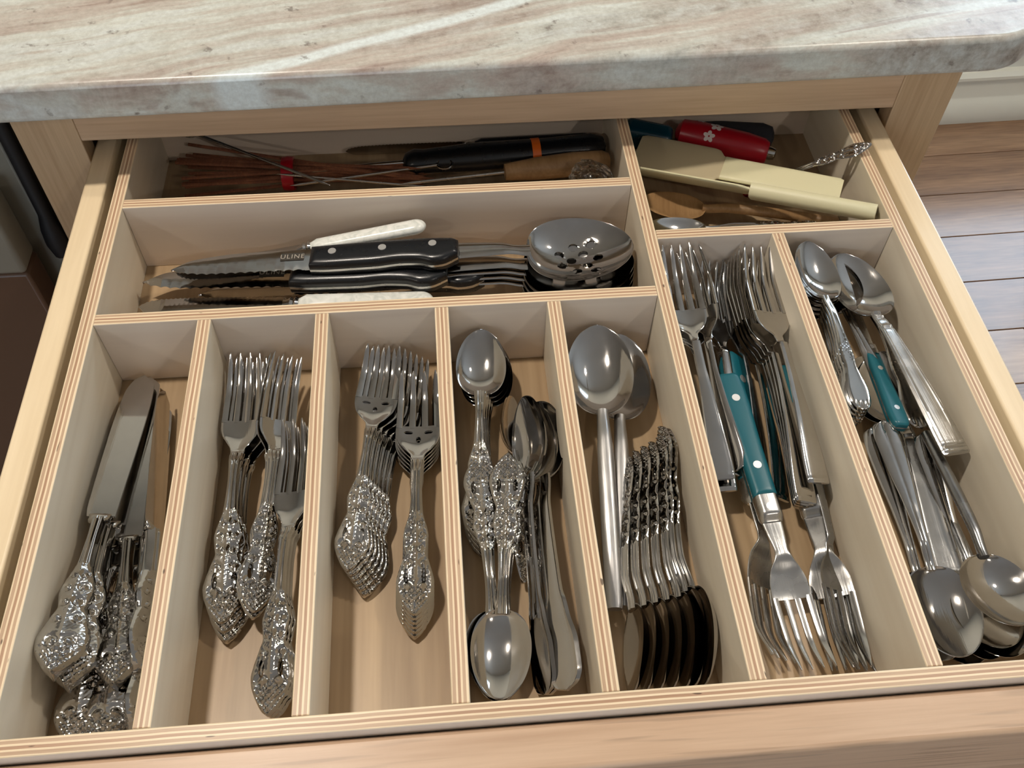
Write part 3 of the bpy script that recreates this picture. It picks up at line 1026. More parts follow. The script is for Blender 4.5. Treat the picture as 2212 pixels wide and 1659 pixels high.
# back wall with a wide low window
WX0, WX1, WZ0, WZ1 = 1.22, 2.95, 0.285, 2.00
def wall_with_hole(name, y, a, b, c, d, mat):
    bm = bmesh.new()
    def bx(x0, x1, z0, z1):
        r = bmesh.ops.create_cube(bm, size=1.0)
        bmesh.ops.scale(bm, vec=(x1 - x0, 0.1, z1 - z0), verts=r['verts'])
        bmesh.ops.translate(bm, vec=((x0 + x1) / 2, y, (z0 + z1) / 2), verts=r['verts'])
    bx(X0, a, 0, CEIL); bx(b, X1, 0, CEIL); bx(a, b, 0, c); bx(a, b, d, CEIL)
    o = mesh_obj(name, finish(bm, name, mat, smooth=False))
    o.matrix_world = room_frame.copy()
    tag(o, kind='structure')
def window(name, y, a, b, c, d):
    w = empty(name); w.matrix_world = room_frame.copy(); tag(w, kind='structure')
    mid = (a + b) / 2
    for (p, q, r, s) in ((a, a + 0.05, c, d), (b - 0.05, b, c, d), (a + 0.05, b - 0.05, c, c + 0.05), (a + 0.05, b - 0.05, d - 0.05, d), (mid - 0.025, mid + 0.025, c + 0.05, d - 0.05)):
        slab('window_frame', p, q, y - 0.03, y + 0.02, r, s, M['paint'], w)
    for p, q in ((a + 0.05, mid - 0.025), (mid + 0.025, b - 0.05)):
        slab('window_pane', p, q, y - 0.007, y - 0.003, c + 0.05, d - 0.05, M['pane'], w)
wall_with_hole('wall_back', Y1 + 0.05, WX0, WX1, WZ0, WZ1, M['wall'])
window('window_1', Y1 + 0.05, WX0, WX1, WZ0, WZ1)
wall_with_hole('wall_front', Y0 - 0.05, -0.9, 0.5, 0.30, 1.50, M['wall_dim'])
window('fill_window', Y0 - 0.05, -0.9, 0.5, 0.30, 1.50)  # unseen front window, added to let in low fill light

# moulded baseboard along the back wall
def baseboard(x0, x1):
    prof = [(0, 0), (-0.021, 0), (-0.024, 0.012), (-0.025, 0.026), (-0.023, 0.042), (-0.018, 0.055), (-0.014, 0.060), (-0.013, 0.064), (-0.013, 0.104), (-0.019, 0.109), (-0.019, 0.116), (-0.012, 0.124), (0, 0.126)]
    bm = bmesh.new()
    A = [bm.verts.new((x0, Y1 + p[0], p[1])) for p in prof]
    B = [bm.verts.new((x1, Y1 + p[0], p[1])) for p in prof]
    for i in range(len(prof)):
        j = (i + 1) % len(prof)
        bm.faces.new((A[i], A[j], B[j], B[i]))
    bm.faces.new(A[::-1]); bm.faces.new(B)
    return finish(bm, 'baseboard_back', M['paint'], angle=30)
bb = mesh_obj('baseboard_back', baseboard(X0, X1)); bb.matrix_world = room_frame.copy(); tag(bb, kind='structure')

# recessed ceiling lamps, including the added fill pair behind the camera
for i, (lx, ly, lp) in enumerate(LAMPS):
    r = empty('ceiling_light', (lx, ly, CEIL))
    tag(r, ['recessed round ceiling lamp almost straight above the drawer', 'recessed round ceiling lamp near the window beyond the worktop', 'added round ceiling fill lamp behind the camera towards the dishwasher side', 'added round ceiling fill lamp behind the camera towards the window side'][i], 'lamp', 'recessed ceiling lamps')
    if i == 0:
        bm = bmesh.new()
        loft_pts = [(0.070, -0.001), (0.088, -0.003), (0.092, -0.008), (0.074, -0.006), (0.068, 0.0)]
        n = 32
        V = [[bm.verts.new((q * math.cos(2 * math.pi * k / n), q * math.sin(2 * math.pi * k / n), z)) for k in range(n)] for q, z in loft_pts]
        for a in range(len(V)):
            b = (a + 1) % len(V)
            for k in range(n):
                bm.faces.new((V[a][k], V[a][(k + 1) % n], V[b][(k + 1) % n], V[b][k]))
        trim_me = finish(bm, 'lamp_trim', M['paint'])
        bm = bmesh.new()
        bmesh.ops.create_cone(bm, cap_ends=True, segments=32, radius1=0.069, radius2=0.069, depth=0.004)
        lens_me = finish(bm, 'lamp_lens', M['lamp'])
    mesh_obj('trim_ring', trim_me, r)
    mesh_obj('diffuser', lens_me, r, (0, 0, -0.004))

# ------------------------------------------------------------------ base cabinet and worktop
cab = empty('base_cabinet', (0.275, 0.444, 0))
tag(cab, 'alder face-frame base cabinet under the granite worktop, top drawer pulled out', 'cabinet')
def part(name, x0, x1, y0, y1, z0, z1, mat, root, bevel=0.001):
    o = board(name, x0, x1, y0, y1, z0, z1, mat, None, bevel)
    w = o.location.copy()
    o.parent = root
    o.location = w - root.location
    return o
YF = 0.444
part('stile', -0.086, -0.0405, YF, YF + 0.019, -ZO + 0.10, 0.0505, M['frame_v'], cab)
part('stile', 0.5915, 0.637, YF, YF + 0.019, -ZO + 0.10, 0.0505, M['frame_v'], cab)
part('rail', -0.0405, 0.5915, YF + 0.0003, YF + 0.019, 0.0042, 0.0505, M['frame_h'], cab)
part('rail', -0.0405, 0.5915, YF + 0.0003, YF + 0.019, -0.175, -0.135, M['frame_h'], cab)
part('rail', -0.0405, 0.5915, YF + 0.0003, YF + 0.019, -ZO + 0.10, -ZO + 0.14, M['frame_h'], cab)
M['cab_inside'] = plain('cabinet_inside', lin(176, 150, 118), 0.6)
part('side_panel', -0.086, -0.068, YF + 0.019, 1.03, -ZO + 0.10, 0.0505, M['cab_inside'], cab)
part('side_panel', 0.619, 0.637, YF + 0.019, 1.03, -ZO + 0.10, 0.0505, M['frame_v'], cab)
part('back_panel', -0.068, 0.619, 1.02, 1.03, -ZO + 0.10, 0.0505, M['cab_inside'], cab)
part('bottom_panel', -0.068, 0.619, YF + 0.019, 1.02, -ZO + 0.10, -ZO + 0.118, M['cab_inside'], cab)
part('toe_kick', -0.086, 0.637, YF + 0.06, YF + 0.075, -ZO, -ZO + 0.10, M['frame_h'], cab)
for x0, x1, kx in ((-0.060, 0.2735, 0.245), (0.2775, 0.611, 0.306)):
    d = part('door', x0, x1, YF - 0.021, YF - 0.001, -ZO + 0.115, -0.150, M['frame_v'], cab, 0.003)
    bm = bmesh.new()
    rings = [(0.0, 0.006), (0.010, 0.005), (0.016, 0.012), (0.022, 0.015), (0.026, 0.012), (0.027, 0.002)]
    loft_y(bm, [(-y, r, r, 0, 0) for y, r in rings], 20)
    k = mesh_obj('knob', finish(bm, 'knob', M['brushed']), d)
    k.location = (kx - (x0 + x1) / 2, -0.010, 0.26)

# worktop: rounded front corner, slightly askew to the cabinet
def worktop():
    r, n = 0.050, 10
    xe, yb = 0.688, 0.66
    pts = [(-1.3, 0.0)]
    pts += [(xe - r + r * math.sin(a), r - r * math.cos(a)) for a in [math.pi / 2 * i / n for i in range(n + 1)]]
    pts += [(xe, yb), (-1.3, yb)]
    bm = bmesh.new()
    f = bm.faces.new([bm.verts.new((x, y, 0)) for x, y in pts])
    ex = bmesh.ops.extrude_face_region(bm, geom=[f])
    bmesh.ops.translate(bm, vec=(0, 0, 0.030), verts=[v for v in ex['geom'] if isinstance(v, bmesh.types.BMVert)])
    es = [e for e in bm.edges if abs(e.verts[0].co.z - e.verts[1].co.z) < 1e-6 and max(e.verts[0].co.y, e.verts[1].co.y) < yb - 1e-4 or (abs(e.verts[0].co.z - e.verts[1].co.z) < 1e-6 and e.verts[0].co.x > xe - 1e-4 and e.verts[1].co.x > xe - 1e-4)]
    bmesh.ops.bevel(bm, geom=es, offset=0.0045, segments=4, affect='EDGES', profile=0.5)
    return flatten(finish(bm, 'worktop', M['granite'], angle=35), 6)
wt = mesh_obj('worktop', worktop())
wt.matrix_world = Matrix.Translation((0, 0.4062, ZO + 0.0505)) @ Matrix.Rotation(math.radians(1.22), 4, 'Z')
tag(wt, 'polished cream and brown veined granite worktop over the drawer', 'worktop')

# appliance left of the cabinet
dw = empty('dishwasher', (-0.40, 0.43, 0))
tag(dw, 'built-in dishwasher with grey control strip, left of the cabinet', 'dishwasher')
part('door_panel', -0.70, -0.1135, 0.411, 0.440, -ZO + 0.10, -0.100, M['brown_panel'], dw, 0.003)
part('control_strip', -0.70, -0.1135, 0.410, 0.440, -0.0995, -0.030, M['grey_panel'], dw, 0.004)
part('tub', -0.70, -0.1045, 0.455, 1.03, -ZO + 0.06, 0.035, M['grey_panel'], dw, 0.003)
part('toe_panel', -0.70, -0.1055, 0.50, 0.515, -ZO, -ZO + 0.095, M['rubber'], dw, 0.002)
bm = bmesh.new()
tube(bm, [(-0.0955 - dw.location.x, 0.449 - 0.43, ZO + 0.046), (-0.0960 - dw.location.x, 0.449 - 0.43, ZO - 0.01), (-0.0968 - dw.location.x, 0.449 - 0.43, ZO - 0.070), (-0.0970 - dw.location.x, 0.448 - 0.43, ZO - 0.085), (-0.0968 - dw.location.x, 0.447 - 0.43, ZO - 0.098), (-0.0964 - dw.location.x, 0.447 - 0.43, ZO - 0.112), (-0.096 - dw.location.x, 0.447 - 0.43, ZO - 0.116)],
     [0.0055, 0.0055, 0.0055, 0.0085, 0.0095, 0.0075, 0.002], 12)
mesh_obj('seal', finish(bm, 'seal', M['rubber']), dw)

# ------------------------------------------------------------------ drawer and its cutlery tray
dr = empty('drawer', (0.275, -0.0095, ZO - 0.15))
tag(dr, 'maple sided kitchen drawer with alder front, pulled out of the cabinet', 'drawer')
ZD = -0.0078
part('side', -0.0364, -0.0198, -0.0095, 0.515, -0.105, ZD, M['maple'], dr, 0.0016)
part('side', 0.5709, 0.5866, -0.0095, 0.515, -0.105, ZD, M['maple'], dr, 0.0016)
part('back', -0.0198, 0.5709, 0.5085, 0.515, -0.105, ZD - 0.004, M['maple'], dr, 0.001)
part('bottom', -0.0198, 0.5709, -0.0095, 0.5085, -0.072, -0.0662, M['tray_floor'], dr, 0.0)
part('front', -0.075, 0.628, -0.0335, -0.0097, -0.140, ZD, M['alder'], dr, 0.0028)

tray = empty('cutlery_tray', (0.275, 0.25, ZO - 0.066))
tag(tray, 'birch plywood cutlery tray with ten compartments fitted into the drawer', 'tray')
H = -0.0595
XA = [(0.0662, 0.0751), (0.1422, 0.1511), (0.2202, 0.2294), (0.2949, 0.3040)]
part('side_wall', -0.0091, 0.0, 0.0, 0.497, -0.066, 0, M['ply_x'], tray, 0.0006)
part('side_wall', 0.5500, 0.5588, 0.0, 0.497, -0.066, 0, M['ply_x'], tray, 0.0006)
part('front_wall', -0.0091, 0.5588, -0.0091, -0.0001, -0.066, 0.0002, M['ply_y'], tray, 0.0006)
part('back_wall', -0.0091, 0.5588, 0.4971, 0.506, -0.066, 0, M['ply_y'], tray, 0.0006)
part('floor_panel', 0.0001, 0.5499, 0.0001, 0.4969, -0.0655, H, M['tray_floor'], tray, 0.0)
for a, b in XA:
    part('divider', a, b, 0.0, 0.2612, H, 0, M['ply_x'], tray, 0.0006)
part('divider', 0.0, 0.3696, 0.2613, 0.2704, H, 0.0001, M['ply_y'], tray, 0.0006)
part('divider', 0.0, 0.3696, 0.3720, 0.3810, H, 0.0001, M['ply_y'], tray, 0.0006)
part('divider', 0.3697, 0.3788, 0.0, 0.497, H, 0.0002, M['ply_x'], tray, 0.0006)
part('divider', 0.4610, 0.4700, 0.0, 0.3146, H, 0, M['ply_x'], tray, 0.0006)
part('divider', 0.3789, 0.5499, 0.3147, 0.3236, H, 0.0001, M['ply_y'], tray, 0.0006)

# ------------------------------------------------------------------ cutlery in the tray (handle end, tip, roll; metres from the tray's front left inner corner)
put('ornate_table_knife', 'table_knife', (0.0136, 0.0368, -0.0200), (0.0195, 0.2540, -0.0460), 8, 'ornate steel table knife on top at the left wall, blade catching a rectangular reflection', 'knife', 'ornate table knives in the first compartment')
put('ornate_table_knife', 'table_knife', (0.0164, 0.0351, -0.0340), (0.0211, 0.2570, -0.0517), 4, 'ornate table knife lying directly beneath the top left one', 'knife', 'ornate table knives in the first compartment')
put('ornate_table_knife', 'table_knife', (0.0414, 0.0346, -0.0360), (0.0189, 0.2357, -0.0510), 6, 'ornate table knife right beside the topmost one, its handle end over the bottom knife', 'knife', 'ornate table knives in the first compartment')
put('ornate_table_knife', 'table_knife', (0.0267, 0.0393, -0.0500), (0.0062, 0.2273, -0.0550), 0, 'slimmer ornate table knife handle sunk between the two top knives', 'knife', 'ornate table knives in the first compartment')
put('ornate_table_knife', 'table_knife', (0.0517, 0.0426, -0.0360), (0.0374, 0.2352, -0.0400), 78, 'ornate table knife standing on its edge against the first divider', 'knife', 'ornate table knives in the first compartment')
put('ornate_table_knife', 'table_knife', (0.0545, 0.0080, -0.0450), (0.0367, 0.2175, -0.0470), 72, 'ornate table knife on edge under the one standing against the first divider', 'knife', 'ornate table knives in the first compartment')
put('ornate_table_knife', 'table_knife', (0.0370, 0.0040, -0.0460), (0.0300, 0.2360, -0.0560), 0, 'ornate table knife at the bottom front, handle end touching the front wall', 'knife', 'ornate table knives in the first compartment')
put('ornate_table_knife', 'table_knife', (0.0200, 0.0080, -0.0490), (0.0210, 0.2360, -0.0555), 0, 'ornate table knife at the front left corner of the tray floor', 'knife', 'ornate table knives in the first compartment')
put('ornate_dinner_fork', 'dinner_fork', (0.0908, 0.0700, -0.0460), (0.0910, 0.2570, -0.0320), 2, 'topmost ornate dinner fork of the left stack in the second compartment', 'fork', 'ornate dinner forks in the second compartment')
put('ornate_dinner_fork', 'dinner_fork', (0.0918, 0.0660, -0.0500), (0.0942, 0.2568, -0.0370), 2, 'second ornate dinner fork of the left stack in the second compartment', 'fork', 'ornate dinner forks in the second compartment')
put('ornate_dinner_fork', 'dinner_fork', (0.0928, 0.0620, -0.0540), (0.0977, 0.2558, -0.0410), 2, 'lowest ornate dinner fork of the left stack in the second compartment', 'fork', 'ornate dinner forks in the second compartment')
put('ornate_dinner_fork', 'dinner_fork', (0.1097, 0.0729, -0.0400), (0.1208, 0.2484, -0.0260), 24, 'upper tilted ornate dinner fork in the middle of the second compartment', 'fork', 'ornate dinner forks in the second compartment')
put('ornate_dinner_fork', 'dinner_fork', (0.1087, 0.0709, -0.0440), (0.1173, 0.2494, -0.0290), 24, 'ornate dinner fork nested beneath the tilted one in the second compartment', 'fork', 'ornate dinner forks in the second compartment')
put('ornate_dinner_fork', 'dinner_fork', (0.1234, 0.0127, -0.0360), (0.1310, 0.1931, -0.0220), -12, 'ornate dinner fork leaning on the second divider closest to the compartment middle', 'fork', 'ornate dinner forks in the second compartment')
put('ornate_dinner_fork', 'dinner_fork', (0.1240, 0.0137, -0.0420), (0.1316, 0.1941, -0.0280), -12, 'ornate dinner fork leaning on the second divider, between two others', 'fork', 'ornate dinner forks in the second compartment')
put('ornate_dinner_fork', 'dinner_fork', (0.1246, 0.0147, -0.0480), (0.1322, 0.1951, -0.0340), -12, 'ornate dinner fork leaning on the second divider, pressed against the wood', 'fork', 'ornate dinner forks in the second compartment')
put('ornate_salad_fork', 'salad_fork', (0.1621, 0.0957, -0.0430), (0.1840, 0.2560, -0.0310), 2, 'topmost pierced salad fork of the fanned left stack in the third compartment', 'fork', 'ornate pierced salad forks in the third compartment')
put('ornate_salad_fork', 'salad_fork', (0.1637, 0.0935, -0.0454), (0.1876, 0.2554, -0.0334), 2, 'second pierced salad fork of the fanned left stack in the third compartment', 'fork', 'ornate pierced salad forks in the third compartment')
put('ornate_salad_fork', 'salad_fork', (0.1653, 0.0913, -0.0478), (0.1912, 0.2548, -0.0358), 2, 'third pierced salad fork of the fanned left stack in the third compartment', 'fork', 'ornate pierced salad forks in the third compartment')
put('ornate_salad_fork', 'salad_fork', (0.1669, 0.0891, -0.0502), (0.1948, 0.2542, -0.0382), 2, 'fourth pierced salad fork of the fanned left stack in the third compartment', 'fork', 'ornate pierced salad forks in the third compartment')
put('ornate_salad_fork', 'salad_fork', (0.1685, 0.0869, -0.0526), (0.1984, 0.2536, -0.0406), 2, 'fifth pierced salad fork of the fanned left stack in the third compartment', 'fork', 'ornate pierced salad forks in the third compartment')
put('ornate_salad_fork', 'salad_fork', (0.1701, 0.0847, -0.0550), (0.2020, 0.2530, -0.0430), 2, 'lowest pierced salad fork of the fanned left stack in the third compartment', 'fork', 'ornate pierced salad forks in the third compartment')
put('ornate_salad_fork', 'salad_fork', (0.2005, 0.0648, -0.0420), (0.2074, 0.2315, -0.0300), 0, 'topmost pierced salad fork of the right stack against the third divider', 'fork', 'ornate pierced salad forks in the third compartment')
put('ornate_salad_fork', 'salad_fork', (0.2003, 0.0632, -0.0446), (0.2070, 0.2305, -0.0326), 0, 'second pierced salad fork of the right stack against the third divider', 'fork', 'ornate pierced salad forks in the third compartment')
put('ornate_salad_fork', 'salad_fork', (0.2001, 0.0616, -0.0472), (0.2066, 0.2295, -0.0352), 0, 'third pierced salad fork of the right stack against the third divider', 'fork', 'ornate pierced salad forks in the third compartment')
put('ornate_salad_fork', 'salad_fork', (0.1999, 0.0600, -0.0498), (0.2062, 0.2285, -0.0378), 0, 'fourth pierced salad fork of the right stack against the third divider', 'fork', 'ornate pierced salad forks in the third compartment')
put('ornate_salad_fork', 'salad_fork', (0.1997, 0.0584, -0.0524), (0.2058, 0.2275, -0.0404), 0, 'fifth pierced salad fork of the right stack against the third divider', 'fork', 'ornate pierced salad forks in the third compartment')
put('ornate_salad_fork', 'salad_fork', (0.1995, 0.0568, -0.0550), (0.2054, 0.2265, -0.0430), 0, 'lowest pierced salad fork of the right stack against the third divider', 'fork', 'ornate pierced salad forks in the third compartment')
put('ornate_teaspoon', 'teaspoon', (0.2398, 0.1140, -0.0480), (0.2508, 0.2570, -0.0203), 0, 'topmost ornate teaspoon of the stack with bowls at the back, fourth compartment', 'spoon', 'ornate teaspoons in the fourth compartment')
put('ornate_teaspoon', 'teaspoon', (0.2402, 0.1114, -0.0508), (0.2522, 0.2570, -0.0240), 0, 'second ornate teaspoon of the stack with bowls at the back, fourth compartment', 'spoon', 'ornate teaspoons in the fourth compartment')
put('ornate_teaspoon', 'teaspoon', (0.2406, 0.1088, -0.0536), (0.2536, 0.2570, -0.0277), 0, 'third ornate teaspoon of the stack with bowls at the back, fourth compartment', 'spoon', 'ornate teaspoons in the fourth compartment')
put('ornate_teaspoon', 'teaspoon', (0.2410, 0.1062, -0.0564), (0.2550, 0.2570, -0.0314), 0, 'lowest ornate teaspoon of the stack with bowls at the back, fourth compartment', 'spoon', 'ornate teaspoons in the fourth compartment')
put('ornate_teaspoon', 'teaspoon', (0.2642, 0.0841, -0.0500), (0.2692, 0.2177, -0.0460), 60, 'ornate teaspoon on its side between the two spoon stacks, bowl end showing', 'spoon', 'ornate teaspoons in the fourth compartment')
put('ornate_teaspoon', 'teaspoon', (0.2617, 0.1645, -0.0330), (0.2449, 0.0153, -0.0460), 0, 'topmost reversed ornate teaspoon, bowl at the front wall and handle leaning to the right', 'spoon', 'ornate teaspoons in the fourth compartment')
put('ornate_teaspoon', 'teaspoon', (0.2434, 0.1664, -0.0360), (0.2459, 0.0161, -0.0485), 0, 'second reversed ornate teaspoon, handle leaning left under the top one', 'spoon', 'ornate teaspoons in the fourth compartment')
put('ornate_teaspoon', 'teaspoon', (0.2657, 0.1625, -0.0390), (0.2439, 0.0160, -0.0510), 0, 'lowest reversed ornate teaspoon, its rim showing under the front bowls', 'spoon', 'ornate teaspoons in the fourth compartment')
put('fiddle_teaspoon', 'teaspoon', (0.2706, 0.0156, -0.0440), (0.2747, 0.2055, -0.0300), -58, 'dark fiddle-handled spoon on its side, closest to the ornate spoons', 'spoon', 'plain fiddle-handled spoons in the fourth compartment')
put('fiddle_teaspoon', 'teaspoon', (0.2812, 0.0132, -0.0320), (0.2837, 0.2076, -0.0400), -42, 'fiddle-handled spoon with its broad handle flat by the fourth divider', 'spoon', 'plain fiddle-handled spoons in the fourth compartment')
put('fiddle_teaspoon', 'teaspoon', (0.2732, 0.0161, -0.0460), (0.2821, 0.2083, -0.0460), -50, 'fiddle-handled spoon hidden under the two beside the fourth divider', 'spoon', 'plain fiddle-handled spoons in the fourth compartment')
put('plain_tablespoon', 'tablespoon', (0.3150, 0.0613, -0.0440), (0.3300, 0.2570, -0.0226), -4, 'upper plain tablespoon with a dull tapered handle, against the fourth divider', 'spoon', 'plain tablespoons in the fifth compartment')
put('plain_tablespoon', 'tablespoon', (0.3208, 0.0642, -0.0490), (0.3458, 0.2570, -0.0332), 4, 'lower plain tablespoon with a dull tapered handle, its bowl half covered', 'spoon', 'plain tablespoons in the fifth compartment')
put('ornate_teaspoon', 'teaspoon', (0.3385, 0.1616, -0.0400), (0.3169, 0.0114, -0.0420), 78, 'first ornate teaspoon on edge counted from the dull tablespoons', 'spoon', 'ornate teaspoons on edge in the fifth compartment')
put('ornate_teaspoon', 'teaspoon', (0.3439, 0.1641, -0.0390), (0.3243, 0.0118, -0.0420), 78, 'second ornate teaspoon on edge counted from the dull tablespoons', 'spoon', 'ornate teaspoons on edge in the fifth compartment')
put('ornate_teaspoon', 'teaspoon', (0.3493, 0.1666, -0.0380), (0.3318, 0.0122, -0.0420), 78, 'third ornate teaspoon on edge counted from the dull tablespoons', 'spoon', 'ornate teaspoons on edge in the fifth compartment')
put('ornate_teaspoon', 'teaspoon', (0.3547, 0.1690, -0.0370), (0.3392, 0.0126, -0.0420), 78, 'fourth ornate teaspoon on edge counted from the dull tablespoons', 'spoon', 'ornate teaspoons on edge in the fifth compartment')
put('ornate_teaspoon', 'teaspoon', (0.3601, 0.1716, -0.0360), (0.3467, 0.0131, -0.0420), 78, 'fifth ornate teaspoon on edge counted from the dull tablespoons', 'spoon', 'ornate teaspoons on edge in the fifth compartment')
put('ornate_teaspoon', 'teaspoon', (0.3628, 0.1797, -0.0360), (0.3509, 0.0126, -0.0400), 74, 'ornate teaspoon on edge standing apart near the long divider', 'spoon', 'ornate teaspoons on edge in the fifth compartment')
put('ornate_teaspoon', 'teaspoon', (0.3666, 0.1807, -0.0400), (0.3562, 0.0125, -0.0410), 74, 'ornate teaspoon on edge closest to the long divider wall', 'spoon', 'ornate teaspoons on edge in the fifth compartment')
put('plain_fork', 'fork', (0.3923, 0.1340, -0.0300), (0.3916, 0.3110, -0.0038), -4, 'topmost plain fork at the left with its square handle end on the long divider', 'fork', 'mixed forks in the sixth compartment')
put('plain_fork', 'fork', (0.3935, 0.1289, -0.0360), (0.3949, 0.3110, -0.0188), -4, 'plain fork directly beneath the topmost left fork', 'fork', 'mixed forks in the sixth compartment')
put('slim_fork', 'fork', (0.4024, 0.1417, -0.0340), (0.4021, 0.3110, -0.0090), -36, 'slim fork tilted behind the left forks with one tine standing high', 'fork', 'mixed forks in the sixth compartment')
put('slim_fork', 'fork', (0.4072, 0.1422, -0.0420), (0.4220, 0.3110, -0.0226), 10, 'slim fork sunk in the middle with tines close together', 'fork', 'mixed forks in the sixth compartment')
put('dark_fork', 'fork', (0.4217, 0.1367, -0.0460), (0.4340, 0.3110, -0.0277), 50, 'dark fork on edge, deepest in the middle of the fork pile', 'fork', 'mixed forks in the sixth compartment')
put('plain_fork', 'fork', (0.4482, 0.1247, -0.0260), (0.4512, 0.3110, -0.0096), 12, 'topmost plain fork at the right, broad handle reaching the divider wall', 'fork', 'mixed forks in the sixth compartment')
put('plain_fork', 'fork', (0.4387, 0.1145, -0.0300), (0.4479, 0.3110, -0.0159), 22, 'first plain fork nested under the topmost right one', 'fork', 'mixed forks in the sixth compartment')
put('plain_fork', 'fork', (0.4388, 0.1152, -0.0340), (0.4454, 0.3110, -0.0199), 27, 'second plain fork nested under the topmost right one', 'fork', 'mixed forks in the sixth compartment')
put('plain_fork', 'fork', (0.4389, 0.1158, -0.0380), (0.4428, 0.3110, -0.0240), 32, 'third plain fork nested under the topmost right one', 'fork', 'mixed forks in the sixth compartment')
put('plain_fork', 'fork', (0.4390, 0.1165, -0.0420), (0.4403, 0.3110, -0.0282), 37, 'fourth plain fork nested under the topmost right one', 'fork', 'mixed forks in the sixth compartment')
put('teal_fork', 'fork', (0.4109, 0.2121, -0.0300), (0.4209, 0.0166, -0.0400), 0, 'topmost teal-handled fork with riveted grip, tines towards the front wall', 'fork', 'teal-handled forks')
put('teal_fork', 'fork', (0.4224, 0.2379, -0.0420), (0.4044, 0.0254, -0.0460), -40, 'teal-handled fork turned on edge under the topmost teal one', 'fork', 'teal-handled forks')
put('teal_fork', 'fork', (0.4532, 0.2258, -0.0440), (0.4419, 0.0169, -0.0460), 20, 'teal-handled fork half hidden beneath the right nested forks', 'fork', 'teal-handled forks')
put('dark_fork', 'fork', (0.4547, 0.1937, -0.0380), (0.4468, 0.0153, -0.0440), -30, 'dark reversed fork with tines at the front right corner', 'fork', 'mixed forks in the sixth compartment')
put('slim_fork', 'fork', (0.4498, 0.1877, -0.0450), (0.4436, 0.0181, -0.0510), 4, 'slim reversed fork lowest under the front tines', 'fork', 'mixed forks in the sixth compartment')
put('slim_fork', 'fork', (0.4135, 0.1482, -0.0480), (0.4172, 0.3110, -0.0337), -20, 'slim fork under the tilted one, its tines low at the back', 'fork', 'mixed forks in the sixth compartment')
put('plain_fork', 'fork', (0.4324, 0.1281, -0.0500), (0.4418, 0.3110, -0.0355), 40, 'plain fork lowest of the right nested forks', 'fork', 'mixed forks in the sixth compartment')
put('shell_spoon', 'spoon', (0.4905, 0.1736, -0.0220), (0.4883, 0.3110, -0.0067), 12, 'topmost ornate shell-handled spoon, handle shining blue beside the divider', 'spoon', 'ornate shell-handled spoons in the seventh compartment')
put('shell_spoon', 'spoon', (0.4914, 0.1749, -0.0275), (0.4892, 0.3110, -0.0108), 6, 'second ornate shell-handled spoon under the blue shining one', 'spoon', 'ornate shell-handled spoons in the seventh compartment')
put('shell_spoon', 'spoon', (0.4924, 0.1761, -0.0330), (0.4900, 0.3110, -0.0151), 0, 'third ornate shell-handled spoon under the blue shining one', 'spoon', 'ornate shell-handled spoons in the seventh compartment')
put('shell_spoon', 'spoon', (0.4933, 0.1773, -0.0385), (0.4908, 0.3110, -0.0193), -6, 'fourth ornate shell-handled spoon under the blue shining one', 'spoon', 'ornate shell-handled spoons in the seventh compartment')
put('shell_spoon', 'spoon', (0.4941, 0.1785, -0.0440), (0.4916, 0.3110, -0.0237), -12, 'fifth ornate shell-handled spoon under the blue shining one', 'spoon', 'ornate shell-handled spoons in the seventh compartment')
put('shell_spoon', 'spoon', (0.4949, 0.1796, -0.0495), (0.4924, 0.3110, -0.0280), -18, 'lowest ornate shell-handled spoon under the blue shining one', 'spoon', 'ornate shell-handled spoons in the seventh compartment')
put('reeded_spoon', 'spoon', (0.5383, 0.1369, -0.0220), (0.5154, 0.3084, -0.0180), 6, 'large spoon with broad ribbed square-ended handle, topmost at the right wall', 'spoon')
put('shell_spoon', 'spoon', (0.5279, 0.1623, -0.0300), (0.5232, 0.3110, -0.0249), 4, 'ornate shell-handled spoon directly under the large ribbed spoon', 'spoon')
put('teal_knife', 'knife', (0.5130, 0.1620, -0.0280), (0.5190, 0.2981, -0.0400), 10, 'teal-handled knife buried under the spoons, blade towards the back', 'knife')
put('lobed_spoon', 'spoon', (0.5199, 0.1718, -0.0360), (0.5018, 0.3110, -0.0253), -20, 'flat grey spoon handle crossing the teal knife grip', 'spoon')
put('lobed_spoon', 'spoon', (0.5035, 0.1688, -0.0300), (0.4992, 0.0148, -0.0340), 6, 'topmost reversed spoon with two-lobed handle end, bowl gleaming blue at the front', 'spoon')
put('lobed_spoon', 'spoon', (0.5006, 0.1698, -0.0380), (0.4930, 0.0162, -0.0420), 16, 'reversed spoon just beneath the blue gleaming front bowl, by the divider', 'spoon')
put('lobed_spoon', 'spoon', (0.5293, 0.1602, -0.0340), (0.5225, 0.0169, -0.0480), 4, 'reversed spoon with floral lined handle under the front bowls', 'spoon')
put('soup_spoon', 'soup_spoon', (0.5303, 0.1599, -0.0320), (0.5278, 0.0241, -0.0180), -4, 'round-bowled soup spoon with dark handle, topmost at the front right', 'spoon')
put('soup_spoon', 'soup_spoon', (0.5276, 0.1484, -0.0440), (0.5266, 0.0195, -0.0380), -4, 'soup spoon directly beneath the topmost round bowl', 'spoon')
put('soup_spoon', 'soup_spoon', (0.5281, 0.1413, -0.0440), (0.5286, 0.0140, -0.0380), 0, 'lowest soup spoon, its rim against the right tray wall', 'spoon')
put('lobed_spoon', 'spoon', (0.5137, 0.1590, -0.0450), (0.5136, 0.0158, -0.0510), 10, 'reversed spoon deepest at the front by the divider, only its rim showing', 'spoon')
put('reeded_spoon', 'spoon', (0.5129, 0.0599, -0.0400), (0.5324, 0.2390, -0.0470), -12, 'ribbed spoon handle running to the front between the reversed spoons', 'spoon')
